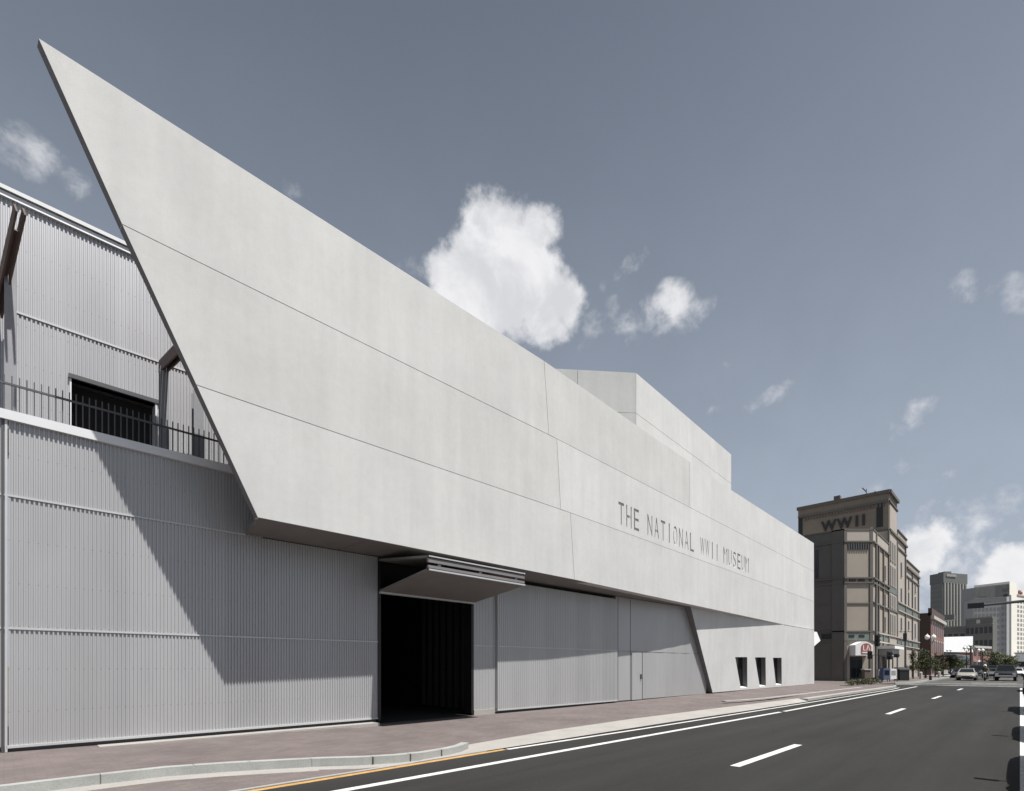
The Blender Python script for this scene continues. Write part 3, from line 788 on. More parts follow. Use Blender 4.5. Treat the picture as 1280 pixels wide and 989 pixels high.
# --- terrace railing (a thing of its own)
rail = thing('railing', 'dark steel picket railing standing on the coping of the corrugated metal wall', 'railing', (1, 13.1, 6.3))
m = MB(); m.bar(W(-3, -.17) + UPV * 6.83, W(4.3, -.17) + UPV * 6.83, .035, .035); m.build('rail', DKST, rail)
for i in range(72):
    X = -2.9 + i * .1
    m = MB(); p = W(X, -.17); m.box(p.x - .009, p.x + .009, p.y - .009, p.y + .009, 6.29, 6.99); m.build('picket', DKST, rail)

exec_marker = True

# ------------------------------------------------------------------ THE OLD BREWERY BLOCK (corner building with the dark letters)
old = thing('corner_building', 'beige stucco corner block with chamfered corner, tower and dark WWII letters', 'building', (72, 14, 0))
cA = Vector((59.5, 12.5, 0)); cB = Vector((61.5, 10.45, 0)); YS = 10.45
class Face:
    """a building face: u along it, z up, o outwards"""
    def __init__(s, a, b):
        s.a = Vector((a[0], a[1], 0)); s.b = Vector((b[0], b[1], 0)); s.L = (s.b - s.a).length; s.d = (s.b - s.a) / s.L; s.n = Vector((s.d.y, -s.d.x, 0))
    def P(s, u, o, z): p = s.a + s.d * u + s.n * o; return Vector((p.x, p.y, z))
    def box(s, m, u0, u1, z0, z1, o0, o1, mi=0):
        m.prism([s.P(u0, o0, z0), s.P(u1, o0, z0), s.P(u1, o1, z0), s.P(u0, o1, z0)], (0, 0, z1 - z0), mi)
    def one(s, name, mt, par, *args): m = MB(); s.box(m, *args); return m.build(name, mt, par)
FL = Face((59.5, 26), (cA.x, cA.y)); FC = Face(cA, cB); FS = Face(cB, (94.5, YS))
def sx(px): t = (px - HX) / FPX; return YS * (1 + t) / (1 - t) - cB.x     # street-face u of a sight line
G0 = .15
# masses
m = MB(); m.prism([(59.5, 26, G0), (cA.x, cA.y, G0), (cB.x, cB.y, G0), (70.3, YS, G0), (70.3, 26, G0)], (0, 0, 15.0 - G0)); m.build('wall', STUC, old)
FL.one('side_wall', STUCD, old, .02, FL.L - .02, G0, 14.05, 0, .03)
m = MB(); m.box(70.3, 76, YS - .06, 26, G0, 16.9); m.build('wall', STUC2, old)
m = MB(); m.box(70.5, 75.9, YS, 19.7, 16.9, 21.2); m.build('tower_wall', STUCB, old)
m = MB(); m.box(76, 82.8, YS, 26, G0, 17.2); m.build('wall', STUC2, old)
m = MB(); m.box(82.8, 94.5, YS, 26, G0, 14.6); m.build('wall', STUC2, old)
def courses(F, u0, u1, lst, mt=STUCD):
    for z0, z1, o in lst: F.one('cornice', mt, old, u0, u1, z0, z1, 0, o)
CR = [(14.06, 14.2, .16), (9.95, 10.1, .14), (10.42, 10.56, .2), (7.9, 8.02, .08), (5.1, 5.22, .12), (4.1, 4.22, .1)]
for F in (FL, FC): courses(F, 0, F.L, CR)
courses(FS, 0, 70.3 - cB.x, [c for c in CR])
for F, u1 in ((FL, FL.L), (FC, FC.L), (FS, 70.3 - cB.x)):
    F.one('parapet', STUC2 if F is not FL else STUCD, old, 0 if F is not FL else 0, u1, 14.2, 15.28, -.3, .06); F.one('parapet_coping', STUCD, old, 0, u1, 15.28, 15.4, -.35, .12)
# corner piers
FC.one('pier', STUCD, old, 0, .28, G0, 15.42, 0, .1); FC.one('pier', STUCD, old, FC.L - .3, FC.L, G0, 15.6, 0, .1)
FL.one('pier', STUCD, old, FL.L - 1.0, FL.L, G0, 15.42, 0, .12)
# dentils under the parapet
m = MB()
for i in range(9): FC.box(m, .4 + i * .24, .52 + i * .24, 13.35, 13.95, 0, .12)
m.build('dentils', DKST, old)
FC.one('band_panel', GREENB, old, .3, FC.L - .3, 4.25, 5.08, .0, .05)
for u in (.75, 1.75): FC.one('vent', DKWIN, old, u - .28, u + .28, 4.55, 4.8, .05, .08)
for u in (.85, 1.75): FC.one('vent', DKWIN, old, u - .3, u + .3, 10.14, 10.36, .0, .1)
# side face in shade: slit windows
for Y in (13.2, 14.85, 16.6, 18.4):
    FL.one('window', DKWIN, old, 26 - Y - .17, 26 - Y + .17, 10.75, 13.7, 0, .04)
for Y in (14.0, 15.8): FL.one('vent', DKWIN, old, 26 - Y - .45, 26 - Y + .45, 4.45, 4.95, 0, .05)
FL.one('rib', STUCD, old, 26 - 15.6, 26 - 15.3, G0, 14, 0, .1); FL.one('rib', STUCD, old, 26 - 17.6, 26 - 17.3, G0, 14, 0, .1)
# street face piers
for px, top, w in ((1094.5, 15.4, .5), (1097.5, 14, .35), (1103.5, 14, .4), (1110.2, 16.9, .45), (1120.6, 17.2, .5), (1131.2, 17.2, .5), (1139.8, 14.6, .4), (1147.4, 14.6, .6)):
    u = sx(px); FS.one('pier', STUCD, old, u - w / 2, u + w / 2, G0, top, 0, .13)
def win(px, w, z0, z1, mt=BRWN):
    u = sx(px); fr = FS.one('window', mt, old, u - w / 2, u + w / 2, z0, z1, .0, .075)
    FS.one('sill', STUC2, fr, u - w / 2 - .08, u + w / 2 + .08, z0 - .12, z0, 0, .16)
for z0, z1 in ((11.2, 12.6), (8.2, 9.5), (5.5, 7.0)): win(1105.8, .5, z0, z1)
for z0, z1 in ((13.75, 15.9), (10.9, 13.1), (8.4, 9.8), (5.5, 7.6)):
    for px in (1112.6, 1115.2, 1117.8): win(px, .65, z0, z1)
for z0, z1 in ((12.95, 14.5), (9.6, 11.3), (6.3, 7.65)): win(1126.3, .62, z0, z1, DKWIN)
for z0, z1 in ((12.0, 13.2), (9.7, 11.4), (6.7, 7.6)): win(1135.5, .6, z0, z1, DKWIN)
for z0, z1 in ((12.1, 13.25), (9.8, 11.4), (5.7, 7.6)): win(1143.7, .6, z0, z1, DKWIN)
for px in (1099, 1106.5, 1115): win(px, .8, .9, 3.3, DKWIN)
for px in (1126.3, 1135.5): win(px, .7, 4.55, 5.25, DKWIN)
# green tiled bands
u76 = 76 - cB.x
FS.one('tile_band', GREENB, old, u76 + .3, FS.L, 8.55, 9.35, 0, .05); FS.one('tile_band', GREENB, old, sx(1097), FS.L, 4.35, 5.05, 0, .05)
FS.one('tile_band', GREENB, old, 70.3 - cB.x, u76, 10.05, 10.75, 0, .1)
for z in (8.42, 9.42, 4.2, 5.1): FS.one('cornice', STUC2, old, u76 if z > 6 else sx(1097), FS.L, z - .07, z + .07, 0, .16)
for z in (8.05,): FS.one('cornice', STUCD, old, 0, u76, z - .07, z + .07, 0, .15)
# upper cornices and parapets of each section
for u0, u1, z in ((u76, 82.8 - cB.x, 17.2), (82.8 - cB.x, FS.L, 14.6)):
    FS.one('parapet', STUC, old, u0, u1, z, z + .75, -.3, .05); FS.one('parapet_coping', STUCD, old, u0, u1, z + .75, z + .9, -.4, .16)
    FS.one('cornice', STUCD, old, u0, u1, z - .25, z, 0, .2); FS.one('cornice', STUCD, old, u0, u1, z - 1.3, z - 1.15, 0, .12)
# tower
FT = Face((70.5, 19.7), (70.5, YS)); FTS = Face((70.5, YS), (75.9, YS))
for F in (FT, FTS):
    F.one('parapet_coping', STUCD, old, -.1, F.L + .1, 21.2, 21.55, -.3, .25); F.one('cornice', STUCD, old, 0, F.L, 20.2, 20.4, 0, .14); F.one('cornice', STUCD, old, 0, F.L, 16.9, 17.15, 0, .2)
FTS.one('wall_panel', STUC2, old, .5, FTS.L - .4, 17.3, 20.1, 0, .04)
FT.one('louvre', BLACKP, old, FT.L - 1.15, FT.L - .55, 17.5, 20.2, 0, .05); FT.one('louvre', BLACKP, old, .1, .5, 17.2, 20.2, 0, .05)
m = MB()
for i in range(26): FT.box(m, .7 + i * .32, .85 + i * .32, 19.75, 20.15, 0, .1)
m.build('dentils', STUCD, old)
m = MB(); m.box(70.6, 71.3, 15.2, 15.85, 21.5, 22.1); m.build('chimney', STUCD, old)
# letters
for c_, ya, yb in (('W', 17.15, 15.55), ('W', 15.5, 13.95), ('I', 13.6, 13.35), ('I', 12.95, 12.7)):
    me = text_mesh(c_, ya - yb, 1.25, .12, .03)
    me.materials.append(LETTER)
    M = Matrix(((0, 0, -1, 70.42), (-1, 0, 0, ya), (0, 1, 0, 18.0), (0, 0, 0, 1)))
    me.transform(M); me.transform(Matrix.Translation(-old.location))
    o = bpy.data.objects.new('letter', me); col.objects.link(o); o.parent = old
for (px, dd, h) in ((1083, 59.5, 1.1), (1098.5, 60, .9)):
    p = atD(px, dd); m = MB(); m.tube([(p.x, p.y, 21.3), (p.x, p.y, 21.3 + h)], .04, 6)
    m.bar((p.x, p.y, 21.3 + h * .7), (p.x - .3, p.y + .35, 21.3 + h * 1.15), .09); m.build('antenna', DKST, old)
# corner entrance
dr = FC.one('entrance_door', BLACKP, old, .62, 1.85, G0, 2.6, 0, .03)
FC.one('glazing', GLASSD, dr, .7, 1.2, .5, 2.3, .03, .04); FC.one('glazing', GLASSD, dr, 1.27, 1.78, .5, 2.3, .03, .04)
FC.one('step', STONE, old, .4, 2.2, G0 - .01, .3, 0, .5)
# white arched awning with red arched sign
m = MB(); pr = [(.55, 2.72)] + [(.55, 3.75)] + [(.55 + (2.25 - .55) * i / 10, 3.75 + .35 * math.sin(math.pi * i / 10)) for i in range(1, 10)] + [(2.25, 3.75), (2.25, 2.72)]
m.prism([FC.P(u, 0.01, z) for u, z in pr], FC.n * .95); aw = m.build('awning', WHITE, old)
m = MB(); pr = [(1.08, 2.85)] + [(1.58 - .5 * math.cos(math.pi * i / 10), 3.5 + .42 * math.sin(math.pi * i / 10)) for i in range(0, 11)] + [(2.08, 2.85)]
m.prism([FC.P(u, .962, z) for u, z in pr], FC.n * .02); sg = m.build('sign_panel', REDS, aw)
m = MB()
FC.box(m, 1.28, 1.36, 3.2, 3.72, .982, .99); FC.box(m, 1.36, 1.52, 3.2, 3.27, .982, .99)
m.prism([FC.P(1.58, .982, 3.2), FC.P(1.66, .982, 3.2), FC.P(1.80, .982, 3.72), FC.P(1.72, .982, 3.72)], FC.n * .008); m.prism([FC.P(1.88, .982, 3.2), FC.P(1.96, .982, 3.2), FC.P(1.802, .982, 3.72), FC.P(1.79, .982, 3.6)], FC.n * .008)
FC.box(m, 1.2, 1.96, 2.95, 3.06, .982, .99)
m.build('sign_lettering', WHITE, sg)
# white shopfront canopy on the street side
FS.one('canopy', WHITE, old, sx(1096), sx(1109), 3.45, 3.75, .1, 1.5); FS.one('canopy', GREYP, old, sx(1097), sx(1107), 2.7, 3.44, .1, 1.2)

# ------------------------------------------------------------------ further buildings
bb = thing('brick_building', 'dark brick warehouse with red brick street front and pale cornice beyond the beige block', 'building', (118, 16, 0))
m = MB(); m.box(109.5, 130, 10.6, 40, 0, 10.6); m.build('wall', BRICKD, bb)
FB = Face((109.5, 10.6), (130, 10.6))
FB.one('street_front', BRICKR, bb, 0, FB.L, .15, 10.0, 0, .08)
FB.one('cornice', STONE, bb, 0, FB.L, 9.6, 10.15, .08, .5); FB.one('parapet', BRICKD, bb, 0, FB.L, 10.15, 11.4, -.3, .2)
for i in range(6):
    for z0, z1 in ((7.0, 9.1), (3.9, 6.0)):
        u = 1.8 + i * 3.3; w = FB.one('window', DKWIN, bb, u - .6, u + .6, z0, z1, .0, .11); FB.one('lintel', STONE, w, u - .8, u + .8, z1, z1 + .25, .08, .16)
for i in range(5): FB.one('shopfront', DKWIN, bb, 1 + i * 3.9, 3.9 + i * 3.9, .5, 3.1, .0, .12)
m = MB(); m.box(109.6, 111.2, 22, 24, 10.6, 12.4); m.build('chimney', BRICKD, bb)
FB.one('balcony_awning', BLACKP, bb, 5, FB.L, 3.3, 3.55, .1, 3.0)

def quad_building(name, label, pts, h, mt, roof_h=None):
    c = sum((Vector((p.x, p.y, 0)) for p in pts), Vector()) / len(pts)
    t = thing(name, label, 'building', c)
    m = MB(); m.prism([(p.x, p.y, 0) for p in pts], (0, 0, h)); m.build('wall', mt, t)
    return t
# white-topped hall
a, b = atD(1178, 104), atD(1214.5, 126)
nn = Vector((b.y - a.y, -(b.x - a.x), 0)).normalized()
hall = quad_building('white_topped_hall', 'low grey glass-fronted hall with a broad blank white fascia', [a, b, b - nn * 5, a - nn * 5], 4.3, GREYP)
FH = Face(a, b); zt, zb = hz(796, 110), hz(815, 104)
m = MB(); q = [a + nn * .25 + UPV * hz(815, 104), b + nn * .25 + UPV * hz(815.5, 126), b + nn * .25 + UPV * hz(795.5, 126), a + nn * .25 + UPV * hz(796.5, 104)]
m.prism(q, -nn * 3.0); m.build('fascia', WHITEM, hall)
for i in range(5): FH.one('window', GLASSD, hall, .2 + i * FH.L / 5, FH.L / 5 * (i + 1) - .1, 1.0, zb - .4, 0, .05)
# grey mid-rise in shade
a, b, c = atD(1176, 172), atD(1207, 168), atD(1241, 160)
mid = thing('midrise_building', 'dark grey mid-rise with rows of square windows in the middle distance', 'building', b)
n1_ = Vector((c.y - a.y, -(c.x - a.x), 0)).normalized()
H1, H2 = hz(783, 170), hz(772, 164)
m = MB(); m.prism([a, b, b - n1_ * 4, a - n1_ * 5], (0, 0, H1)); m.build('wall', GREYB, mid)
m = MB(); m.prism([b, c, c - n1_ * 3, b - n1_ * 4], (0, 0, H2)); m.build('wall', GREYB, mid)
F1m, F2m = Face(a, b), Face(b, c)
for F, H, nw, zs in ((F1m, H1, 4, (H1 - 4.6, H1 - 9)), (F2m, H2, 6, (H2 - 5.2, H2 - 9.4))):
    F.one('cornice', TOWG, mid, 0, F.L, H - .5, H, 0, .3); F.one('cornice', TOWG, mid, 0, F.L, H - 2.4, H - 2.1, 0, .2)
    for i in range(nw):
        for z in zs:
            u = F.L * (i + .5) / nw; F.one('window', DKWIN, mid, u - F.L / nw * .3, u + F.L / nw * .3, z, z + 2.0, 0, .1)
m = MB(); p = b + Vector((2, 3, 0)); m.box(p.x, p.x + 5, p.y, p.y + 4, H2, H2 + 1.8); m.build('rooftop_unit', TOWD, mid)
F2m.one('sign_panel', STONE, mid, F2m.L * .42, F2m.L * .56, H2 - 1.9, H2 - .7, 0, .15)
# office tower
L_, P_, R_ = atD(1163, 308), atD(1178.5, 300), atD(1208.5, 305)
tw = thing('office_tower', 'tall flat-roofed office tower with pale vertical stripes and dark crown', 'tower', P_)
HT = hz(716, 300); back = (L_ + R_) - P_
m = MB(); m.prism([L_, P_, R_, back], (0, 0, HT - 6)); m.build('wall', TOWG, tw)
m = MB(); m.prism([L_ + RGT * -.4, P_ - FWD * .5, R_ + RGT * .4, back + FWD * .4], (0, 0, 6)); cr = m.build('crown', TOWD, tw)
cr.location.z += HT - 6
FTW, FTL = Face(P_, R_), Face(L_, P_)
for i in range(8):
    u = FTW.L * (i + .5) / 8; FTW.one('stripe', TOWL, tw, u - .55, u + .55, 4, HT - 6, 0, .5)
for i in range(8):
    u = FTW.L * i / 8; FTW.one('window_strip', TOWD, tw, u + .25, u + .95, 4, HT - 6.2, 0, .1)
TSB = mat('tower_side_bands', (.17, .17, .16), .6)
for k in range(16): FTL.one('window_band', TSB, tw, .1, FTL.L - .1, 6 + k * 2.9, 7.2 + k * 2.9, 0, .08)
FTW.one('rooftop_sign', TOWL, tw, FTW.L * .1, FTW.L * .5, HT - 2.2, HT - .8, .1, .8)
FTL.one('rooftop_plant', TOWD, tw, 3, FTL.L - .5, HT, HT + .9, -6, -2)
# grey slab
a, b = atD(1217, 252), atD(1261, 246); n_ = Vector((b.y - a.y, -(b.x - a.x), 0)).normalized()
HS = hz(748, 249)
sl = quad_building('slab_block', 'plain grey slab block with fine window grid and one white edge highlight', [a, b, b - n_ * 14, a - n_ * 14], HS, SLABG)
FSb = Face(a, b); SLW = mat('slab_windows', (.19, .19, .195), .4)
for i in range(9):
    for k in range(11):
        u = .5 + i * FSb.L / 9.2; FSb.one('window', SLW, sl, u, u + FSb.L / 9 * .55, 3 + k * 2.9, 4.4 + k * 2.9, 0, .06)
FSb.one('edge_highlight', WHITE, sl, FSb.L - .9, FSb.L, 0, HS + .4, 0, .5); FSb.one('roof_coping', TOWL, sl, 0, FSb.L, HS, HS + .4, -.5, .2)  # white strip: a highlight on the slab's edge put into colour
m = MB(); p = FSb.P(FSb.L * .52, -6, 0); m.box(p.x, p.x + 3, p.y, p.y + 3, HS, HS + 1.6); m.build('rooftop_unit', TOWD, sl)
# hotel
a, b, c, e = atD(1244, 262), atD(1262, 256), atD(1271, 262), atD(1297, 275)
ht = thing('hotel_building', 'cream high-rise hotel with gridded front and stepped dark top floors', 'building', b)
hn = Vector((e.y - a.y, -(e.x - a.x), 0)).normalized()
m = MB(); m.prism([a, b, b - hn * 15, a - hn * 15], (0, 0, hz(733, 265))); m.build('stepped_wing', SLABG, ht)
F_ = Face(a, b); F_.one('window_band', TOWD, ht, .2, F_.L, hz(741, 265) - .6, hz(741, 265) + .8, 0, .3); F_.one('window_band', DKWIN, ht, .4, 2.2, hz(748, 265) - 1.5, hz(748, 265) + 1, 0, .3); F_.one('window_band', DKWIN, ht, F_.L - 2.6, F_.L - .8, hz(748, 265) - 1.5, hz(748, 265) + 1, 0, .3)
m = MB(); m.prism([b, c, c - hn * 15, b - hn * 15], (0, 0, hz(727.5, 258))); m.build('stair_tower', CREAM, ht)
F_ = Face(b, c); F_.one('recess_shade', TOWD, ht, .2, 2.2, 0, hz(745, 260), 0, .12)  # raised dark panel; the shade of a recess is in its colour
m = MB(); m.prism([c, e, e - hn * 15, c - hn * 15], (0, 0, hz(736, 258))); m.build('room_wing', CREAM, ht)
F_ = Face(c, e); HTW = mat('hotel_windows', (.26, .255, .24), .5)
for i in range(7):
    for k in range(13):
        u = .5 + i * F_.L / 7; F_.one('window', HTW, ht, u, u + F_.L / 7 * .62, 6 + k * 2.35, 7.5 + k * 2.35, 0, .05)
F_.one('cornice', STONE, ht, 0, F_.L, hz(743, 258), hz(742, 258) + .2, 0, .4)
me = text_mesh('Ma', 4.6, 2.0, .3, .02); me.materials.append(REDS)
o0 = F_.P(1.6, .3, hz(741, 258)); M = Matrix(((F_.d.x, 0, F_.n.x, o0.x), (F_.d.y, 0, F_.n.y, o0.y), (0, 1, 0, o0.z), (0, 0, 0, 1)))
me.transform(M); me.transform(Matrix.Translation(-ht.location)); o = bpy.data.objects.new('letters', me); col.objects.link(o); o.parent = ht
# low white building, far right, and low brick shops
a, b = atD(1269, 190), atD(1292, 186); n_ = Vector((b.y - a.y, -(b.x - a.x), 0)).normalized()
lw = quad_building('low_white_building', 'low white building at the foot of the cream hotel', [a, b, b - n_ * 10, a - n_ * 10], hz(817, 188), WHITE)
Face(a, b).one('window', DKWIN, lw, 1, 3.4, 1.5, 3.4, 0, .1); Face(a, b).one('door', DKWIN, lw, 5, 6.5, .0, 2.6, 0, .1); Face(a, b).one('roof', GREYP, lw, -.3, 9, hz(817, 188), hz(817, 188) + .4, -10, .4)
a, b = atD(1216, 134), atD(1238, 140); n_ = Vector((b.y - a.y, -(b.x - a.x), 0)).normalized()
sh = quad_building('brick_shop_row', 'low red brick shop row seen under the grey mid-rise', [a, b, b - n_ * 3, a - n_ * 3], hz(808, 136), BRICKR)
F_ = Face(a, b); F_.one('cornice', STONE, sh, 0, F_.L, hz(808, 136) - .5, hz(808, 136) + .1, 0, .3)
for i in range(4):
    u = F_.L * (i + .5) / 4; F_.one('window', DKWIN, sh, u - .7, u + .7, 4.6, 6.6, 0, .1); F_.one('shop_window', DKWIN, sh, u - .9, u + .9, .6, 2.6, 0, .1)
    F_.one('awning', [WHITE, REDS, GREENB, WHITE][i], sh, u - 1, u + 1, 2.8, 3.3, 0, 1.0)

# ------------------------------------------------------------------ trees and planting
def leaves(m, c, rx, rz, n, size, shape='ball', rnd=random):
    c = Vector(c)
    clumps = []
    for i in range(max(5, n // 45)):
        while True:
            q = Vector((rnd.uniform(-1, 1), rnd.uniform(-1, 1), rnd.uniform(-1, 1)))
            if shape == 'cone':
                lim = (1 - (q.z + 1) / 2) ** .75 * 1.0 + .06
                if (q.x ** 2 + q.y ** 2) ** .5 < lim: break
            elif q.length < 1: break
        clumps.append((Vector((q.x * rx, q.y * rx, q.z * rz)), rnd.choice((0, 0, 1, 1, 2))))
    for i in range(n):
        o, mi = rnd.choice(clumps)
        p = c + o + Vector((rnd.gauss(0, rx * .17), rnd.gauss(0, rx * .17), rnd.gauss(0, rz * .1)))
        a = Vector((rnd.uniform(-1, 1), rnd.uniform(-1, 1), rnd.uniform(-.6, 1))).normalized(); b = a.cross(Vector((rnd.uniform(-1, 1), rnd.uniform(-1, 1), rnd.uniform(-1, 1)))).normalized()
        s = size * rnd.uniform(.6, 1.3)
        if rnd.random() < .25: mi = rnd.choice((0, 1, 2))
        m.quad(p - a * s, p - b * s * .5, p + a * s, p + b * s * .5, mi=mi)
def tree(px, d, h, w, label, mats, shape='cone', n=420, trunk_h=.28, name='street_tree', group=None, base=None):
    p = base if base is not None else atD(px, d, .15)
    t = thing(name, label, 'tree', p, 0, group)
    m = MB(); m.tube([(p.x, p.y, p.z), (p.x + .03, p.y, p.z + h * .4), (p.x, p.y + .02, p.z + h * .85)], [w * .07, w * .05, w * .015], 7)
    for i in range(5):
        a = random.uniform(0, 6.28); z = p.z + h * random.uniform(.25, .6)
        m.tube([(p.x, p.y, z), (p.x + math.cos(a) * w * .3, p.y + math.sin(a) * w * .3, z + h * .12)], [w * .025, w * .008], 5)
    m.build('trunk', BARK, t)
    m = MB(); leaves(m, (p.x, p.y, p.z + h * (.5 + trunk_h / 2)), w / 2, h * (1 - trunk_h) / 2, n * 4, w * .04 + .025, shape); m.build('crown', mats, t)
    return t
GRN = [LEAF1, LEAF2, LEAF3]; BRN = [LEAF1, LEAFB, LEAFB]
tree(1141.5, 60, 4.0, 1.2, 'sparse brownish young conical tree nearest the beige block', BRN, n=420)
tree(1157, 64, 4.2, 1.9, 'dense dark green conical tree beside the twin globe lamp', GRN, n=700)
tree(1169, 72, 3.5, 1.4, 'short green tree just past the twin globe lamp', GRN, n=450)
tree(1179, 80, 3.4, 1.4, 'brown-tinged small tree in front of the red brick front', BRN, n=420)
tree(1188, 92, 3.6, 2.0, 'rounded green tree below the left part of the white fascia', GRN, 'ball', n=420)
tree(1195, 98, 4.0, 2.2, 'taller green tree below the middle of the white fascia', GRN, 'cone', n=420)
tree(1203, 104, 3.8, 2.2, 'dull green tree below the right part of the white fascia', GRN, 'ball', n=380)
for px, d, h, w, lb in ((1243, 118, 5.0, 3.2, 'leafy green tree left of the cream hotel, nearest the brick shops'), (1252, 122, 4.6, 4.0, 'broad green tree behind the black truck'), (1262, 128, 4.2, 3.8, 'low green tree at the far right before the hotel')):
    tree(px, d, h, w, lb, GRN, 'ball', 560, .2, 'broadleaf_tree')
def palm(px, d, h, label):
    p = atD(px, d, .15); t = thing('palm_tree', label, 'tree', p); m = MB(); m.tube([p, p + Vector((.05, 0, h))], [.2, .14], 8); m.build('trunk', BARK, t)
    m = MB(); c = p + Vector((.05, 0, h))
    for i in range(15):
        a = i * 2.4; e = random.uniform(-.5, .9); d0 = Vector((math.cos(a), math.sin(a), e)).normalized(); q = c.copy(); L = 1.5
        for s in range(5):
            q2 = q + d0 * L / 5; d0 = (d0 + Vector((0, 0, -.28))).normalized(); r = Vector((-math.sin(a), math.cos(a), 0)) * (.2 - s * .035); m.quad(q - r, q2 - r * .8, q2 + r * .8, q + r, mi=i % 2); q = q2
    m.build('fronds', [LEAF1, LEAF2], t)
palm(1213.5, 100, 5.4, 'palm tree at the right end of the white fascia')
palm(1228, 112, 5.0, 'palm tree before the red brick shop row')
# planter strip at the corner: low shrubs
pl = thing('planting_bed', 'low bed of green ground cover at the pavement corner by the beige block', 'planting bed', atD(1084, 42, .16))
c = pl.location
m = MB(); dirb = Vector((1, -.55, 0)).normalized(); nb = Vector((-dirb.y, dirb.x, 0))
b0, b1 = onG(1063, 858, .14), onG(1104, 855, .14)
m.prism([b0, b1, b1 + nb * .9, b0 + nb * .9], (0, 0, .06)); m.build('soil', EARTH, pl)
m = MB(); rr = random.Random(3)
for i in range(44):
    q = b0.lerp(b1, rr.random()) + nb * rr.uniform(.1, .8) + UPV * .24; leaves(m, q, .3, .24, 90, .05, 'ball', rr)
m.build('foliage', [LEAF1, LEAF2, LEAFB], pl)

# ------------------------------------------------------------------ street furniture
def twin_lamp(px, d, h, label):
    p = atD(px, d, .15); t = thing('street_lamp', label, 'street lamp', p, 0, 'twin globe lamps along the kerb')
    m = MB(); m.tube([p, p + UPV * .5, p + UPV * .55, p + UPV * (h - .5)], [.13, .11, .06, .05], 10); m.build('post', BLACKP, t)
    for s in (-1, 1):
        q = p + RGT * s * .34
        m = MB(); m.tube([p + UPV * (h - .75), p + RGT * s * .2 + UPV * (h - .72), q + UPV * (h - .5), q + UPV * (h - .3)], .03, 6); m.build('arm', BLACKP, t)
        m = MB(); m.ball(q + UPV * (h - .1), .23, 1.15); m.tube([q + UPV * (h + .15), q + UPV * (h + .27)], [.08, .02], 6); m.build('globe', GLOBE, t, smooth=True)
twin_lamp(1163, 55, 4.75, 'black twin globe street lamp beside the conical trees')
twin_lamp(1226, 86, 4.3, 'distant twin globe street lamp above the traffic')
twin_lamp(1208, 92, 4.9, 'distant twin globe street lamp at the right end of the white fascia')
twin_lamp(1186, 104, 4.9, 'farthest twin globe street lamp before the white fascia')
# tall dark pole with box
p = atD(1131.3, 56, .15); t = thing('utility_pole', 'tall slim black pole with small box in front of the beige street front', 'pole', p)
m = MB(); m.tube([p, p + UPV * .4, p + UPV * 5.4], [.12, .07, .055], 8); m.build('post', BLACKP, t)
m = MB(); m.box(p.x - .16, p.x + .16, p.y - .16, p.y + .16, 4.45, 5.3); m.build('signal_box', BLACKP, t)
m = MB(); m.bar(p + UPV * 5.3, p + UPV * 5.3 + RGT * -.7, .05); m.bar(p + UPV * 5.3, p + UPV * 5.3 + RGT * .7, .05); m.build('crossbar', BLACKP, t)
# traffic signal at the corner
p = atD(1094.5, 47.5, .15); t = thing('traffic_signal', 'black corner traffic signal with several heads on a grey post by the entrance', 'traffic signal', p)
m = MB(); m.tube([p, p + UPV * .35, p + UPV * .4, p + UPV * 8.0], [.16, .14, .08, .06], 10); m.build('post', DKST, t)
def head(t, c, dirv, n=3):
    c = Vector(c); r = dirv.cross(UPV).normalized(); m = MB(); hh = .36 * n
    m.prism([c - r * .18 - UPV * hh / 2, c + r * .18 - UPV * hh / 2, c + r * .18 + UPV * hh / 2, c - r * .18 + UPV * hh / 2], -dirv * .22); ho = m.build('signal_head', BLACKP, t)
    for i in range(n):
        z = hh / 2 - .18 - i * .36; m = MB(); q = c + UPV * z; m.tube([q, q + dirv * .18], .12, 10); m.build('visor', BLACKP, ho)
    return ho
head(t, p + UPV * 3.9 + RGT * .0 - FWD * .3, -FWD); head(t, p + UPV * 2.55 - RGT * .55, Vector((-1, 0, 0)), 2); head(t, p + UPV * 2.5 + RGT * 1.6 + FWD * .3, -FWD, 2)
m = MB(); m.bar(p + UPV * 2.55 - RGT * .5, p + UPV * 2.55 + RGT * 1.5, .06); m.build('bracket', BLACKP, t)
m = MB(); m.box(p.x - .25, p.x + .25, p.y - .2, p.y + .2, .15, .6); m.build('base_cabinet', BLACKP, t)
p = atD(1121.5, 50, .15); t = thing('pedestrian_signal', 'slim pedestrian signal post left of the tall black pole', 'traffic signal', p)
m = MB(); m.tube([p, p + UPV * 2.7], .05, 8); m.build('post', DKST, t); head(t, p + UPV * 2.55, -FWD, 1)
# signal mast arm over the road
t = thing('signal_mast', 'long dark mast arm reaching over the road with a horizontal signal head', 'traffic signal', (57.5, -4.4, .15))
m = MB(); m.tube([(57.5, -4.4, .15), (57.5, -4.4, .5), (57.5, -4.4, 7.4)], [.25, .17, .13], 12); m.build('post', DKST, t)
zt0 = hz(757.7, (57.5 + 3) * R2)
m = MB(); m.tube([(57.5, -4.4, zt0 + .25), (57.5, 0, zt0 + .12), (57.5, 2.15, zt0)], [.15, .12, .1], 10); m.build('arm', DKST, t)
m = MB(); m.box(57.25, 57.6, 2.1, 3.12, zt0 - .22, zt0 + .2); hd = m.build('signal_head', BLACKP, t)
for i in range(3): m = MB(); y = 2.28 + i * .33; m.tube([(57.6, y, zt0), (57.85, y, zt0)], .15, 12); m.build('visor', BLACKP, hd)
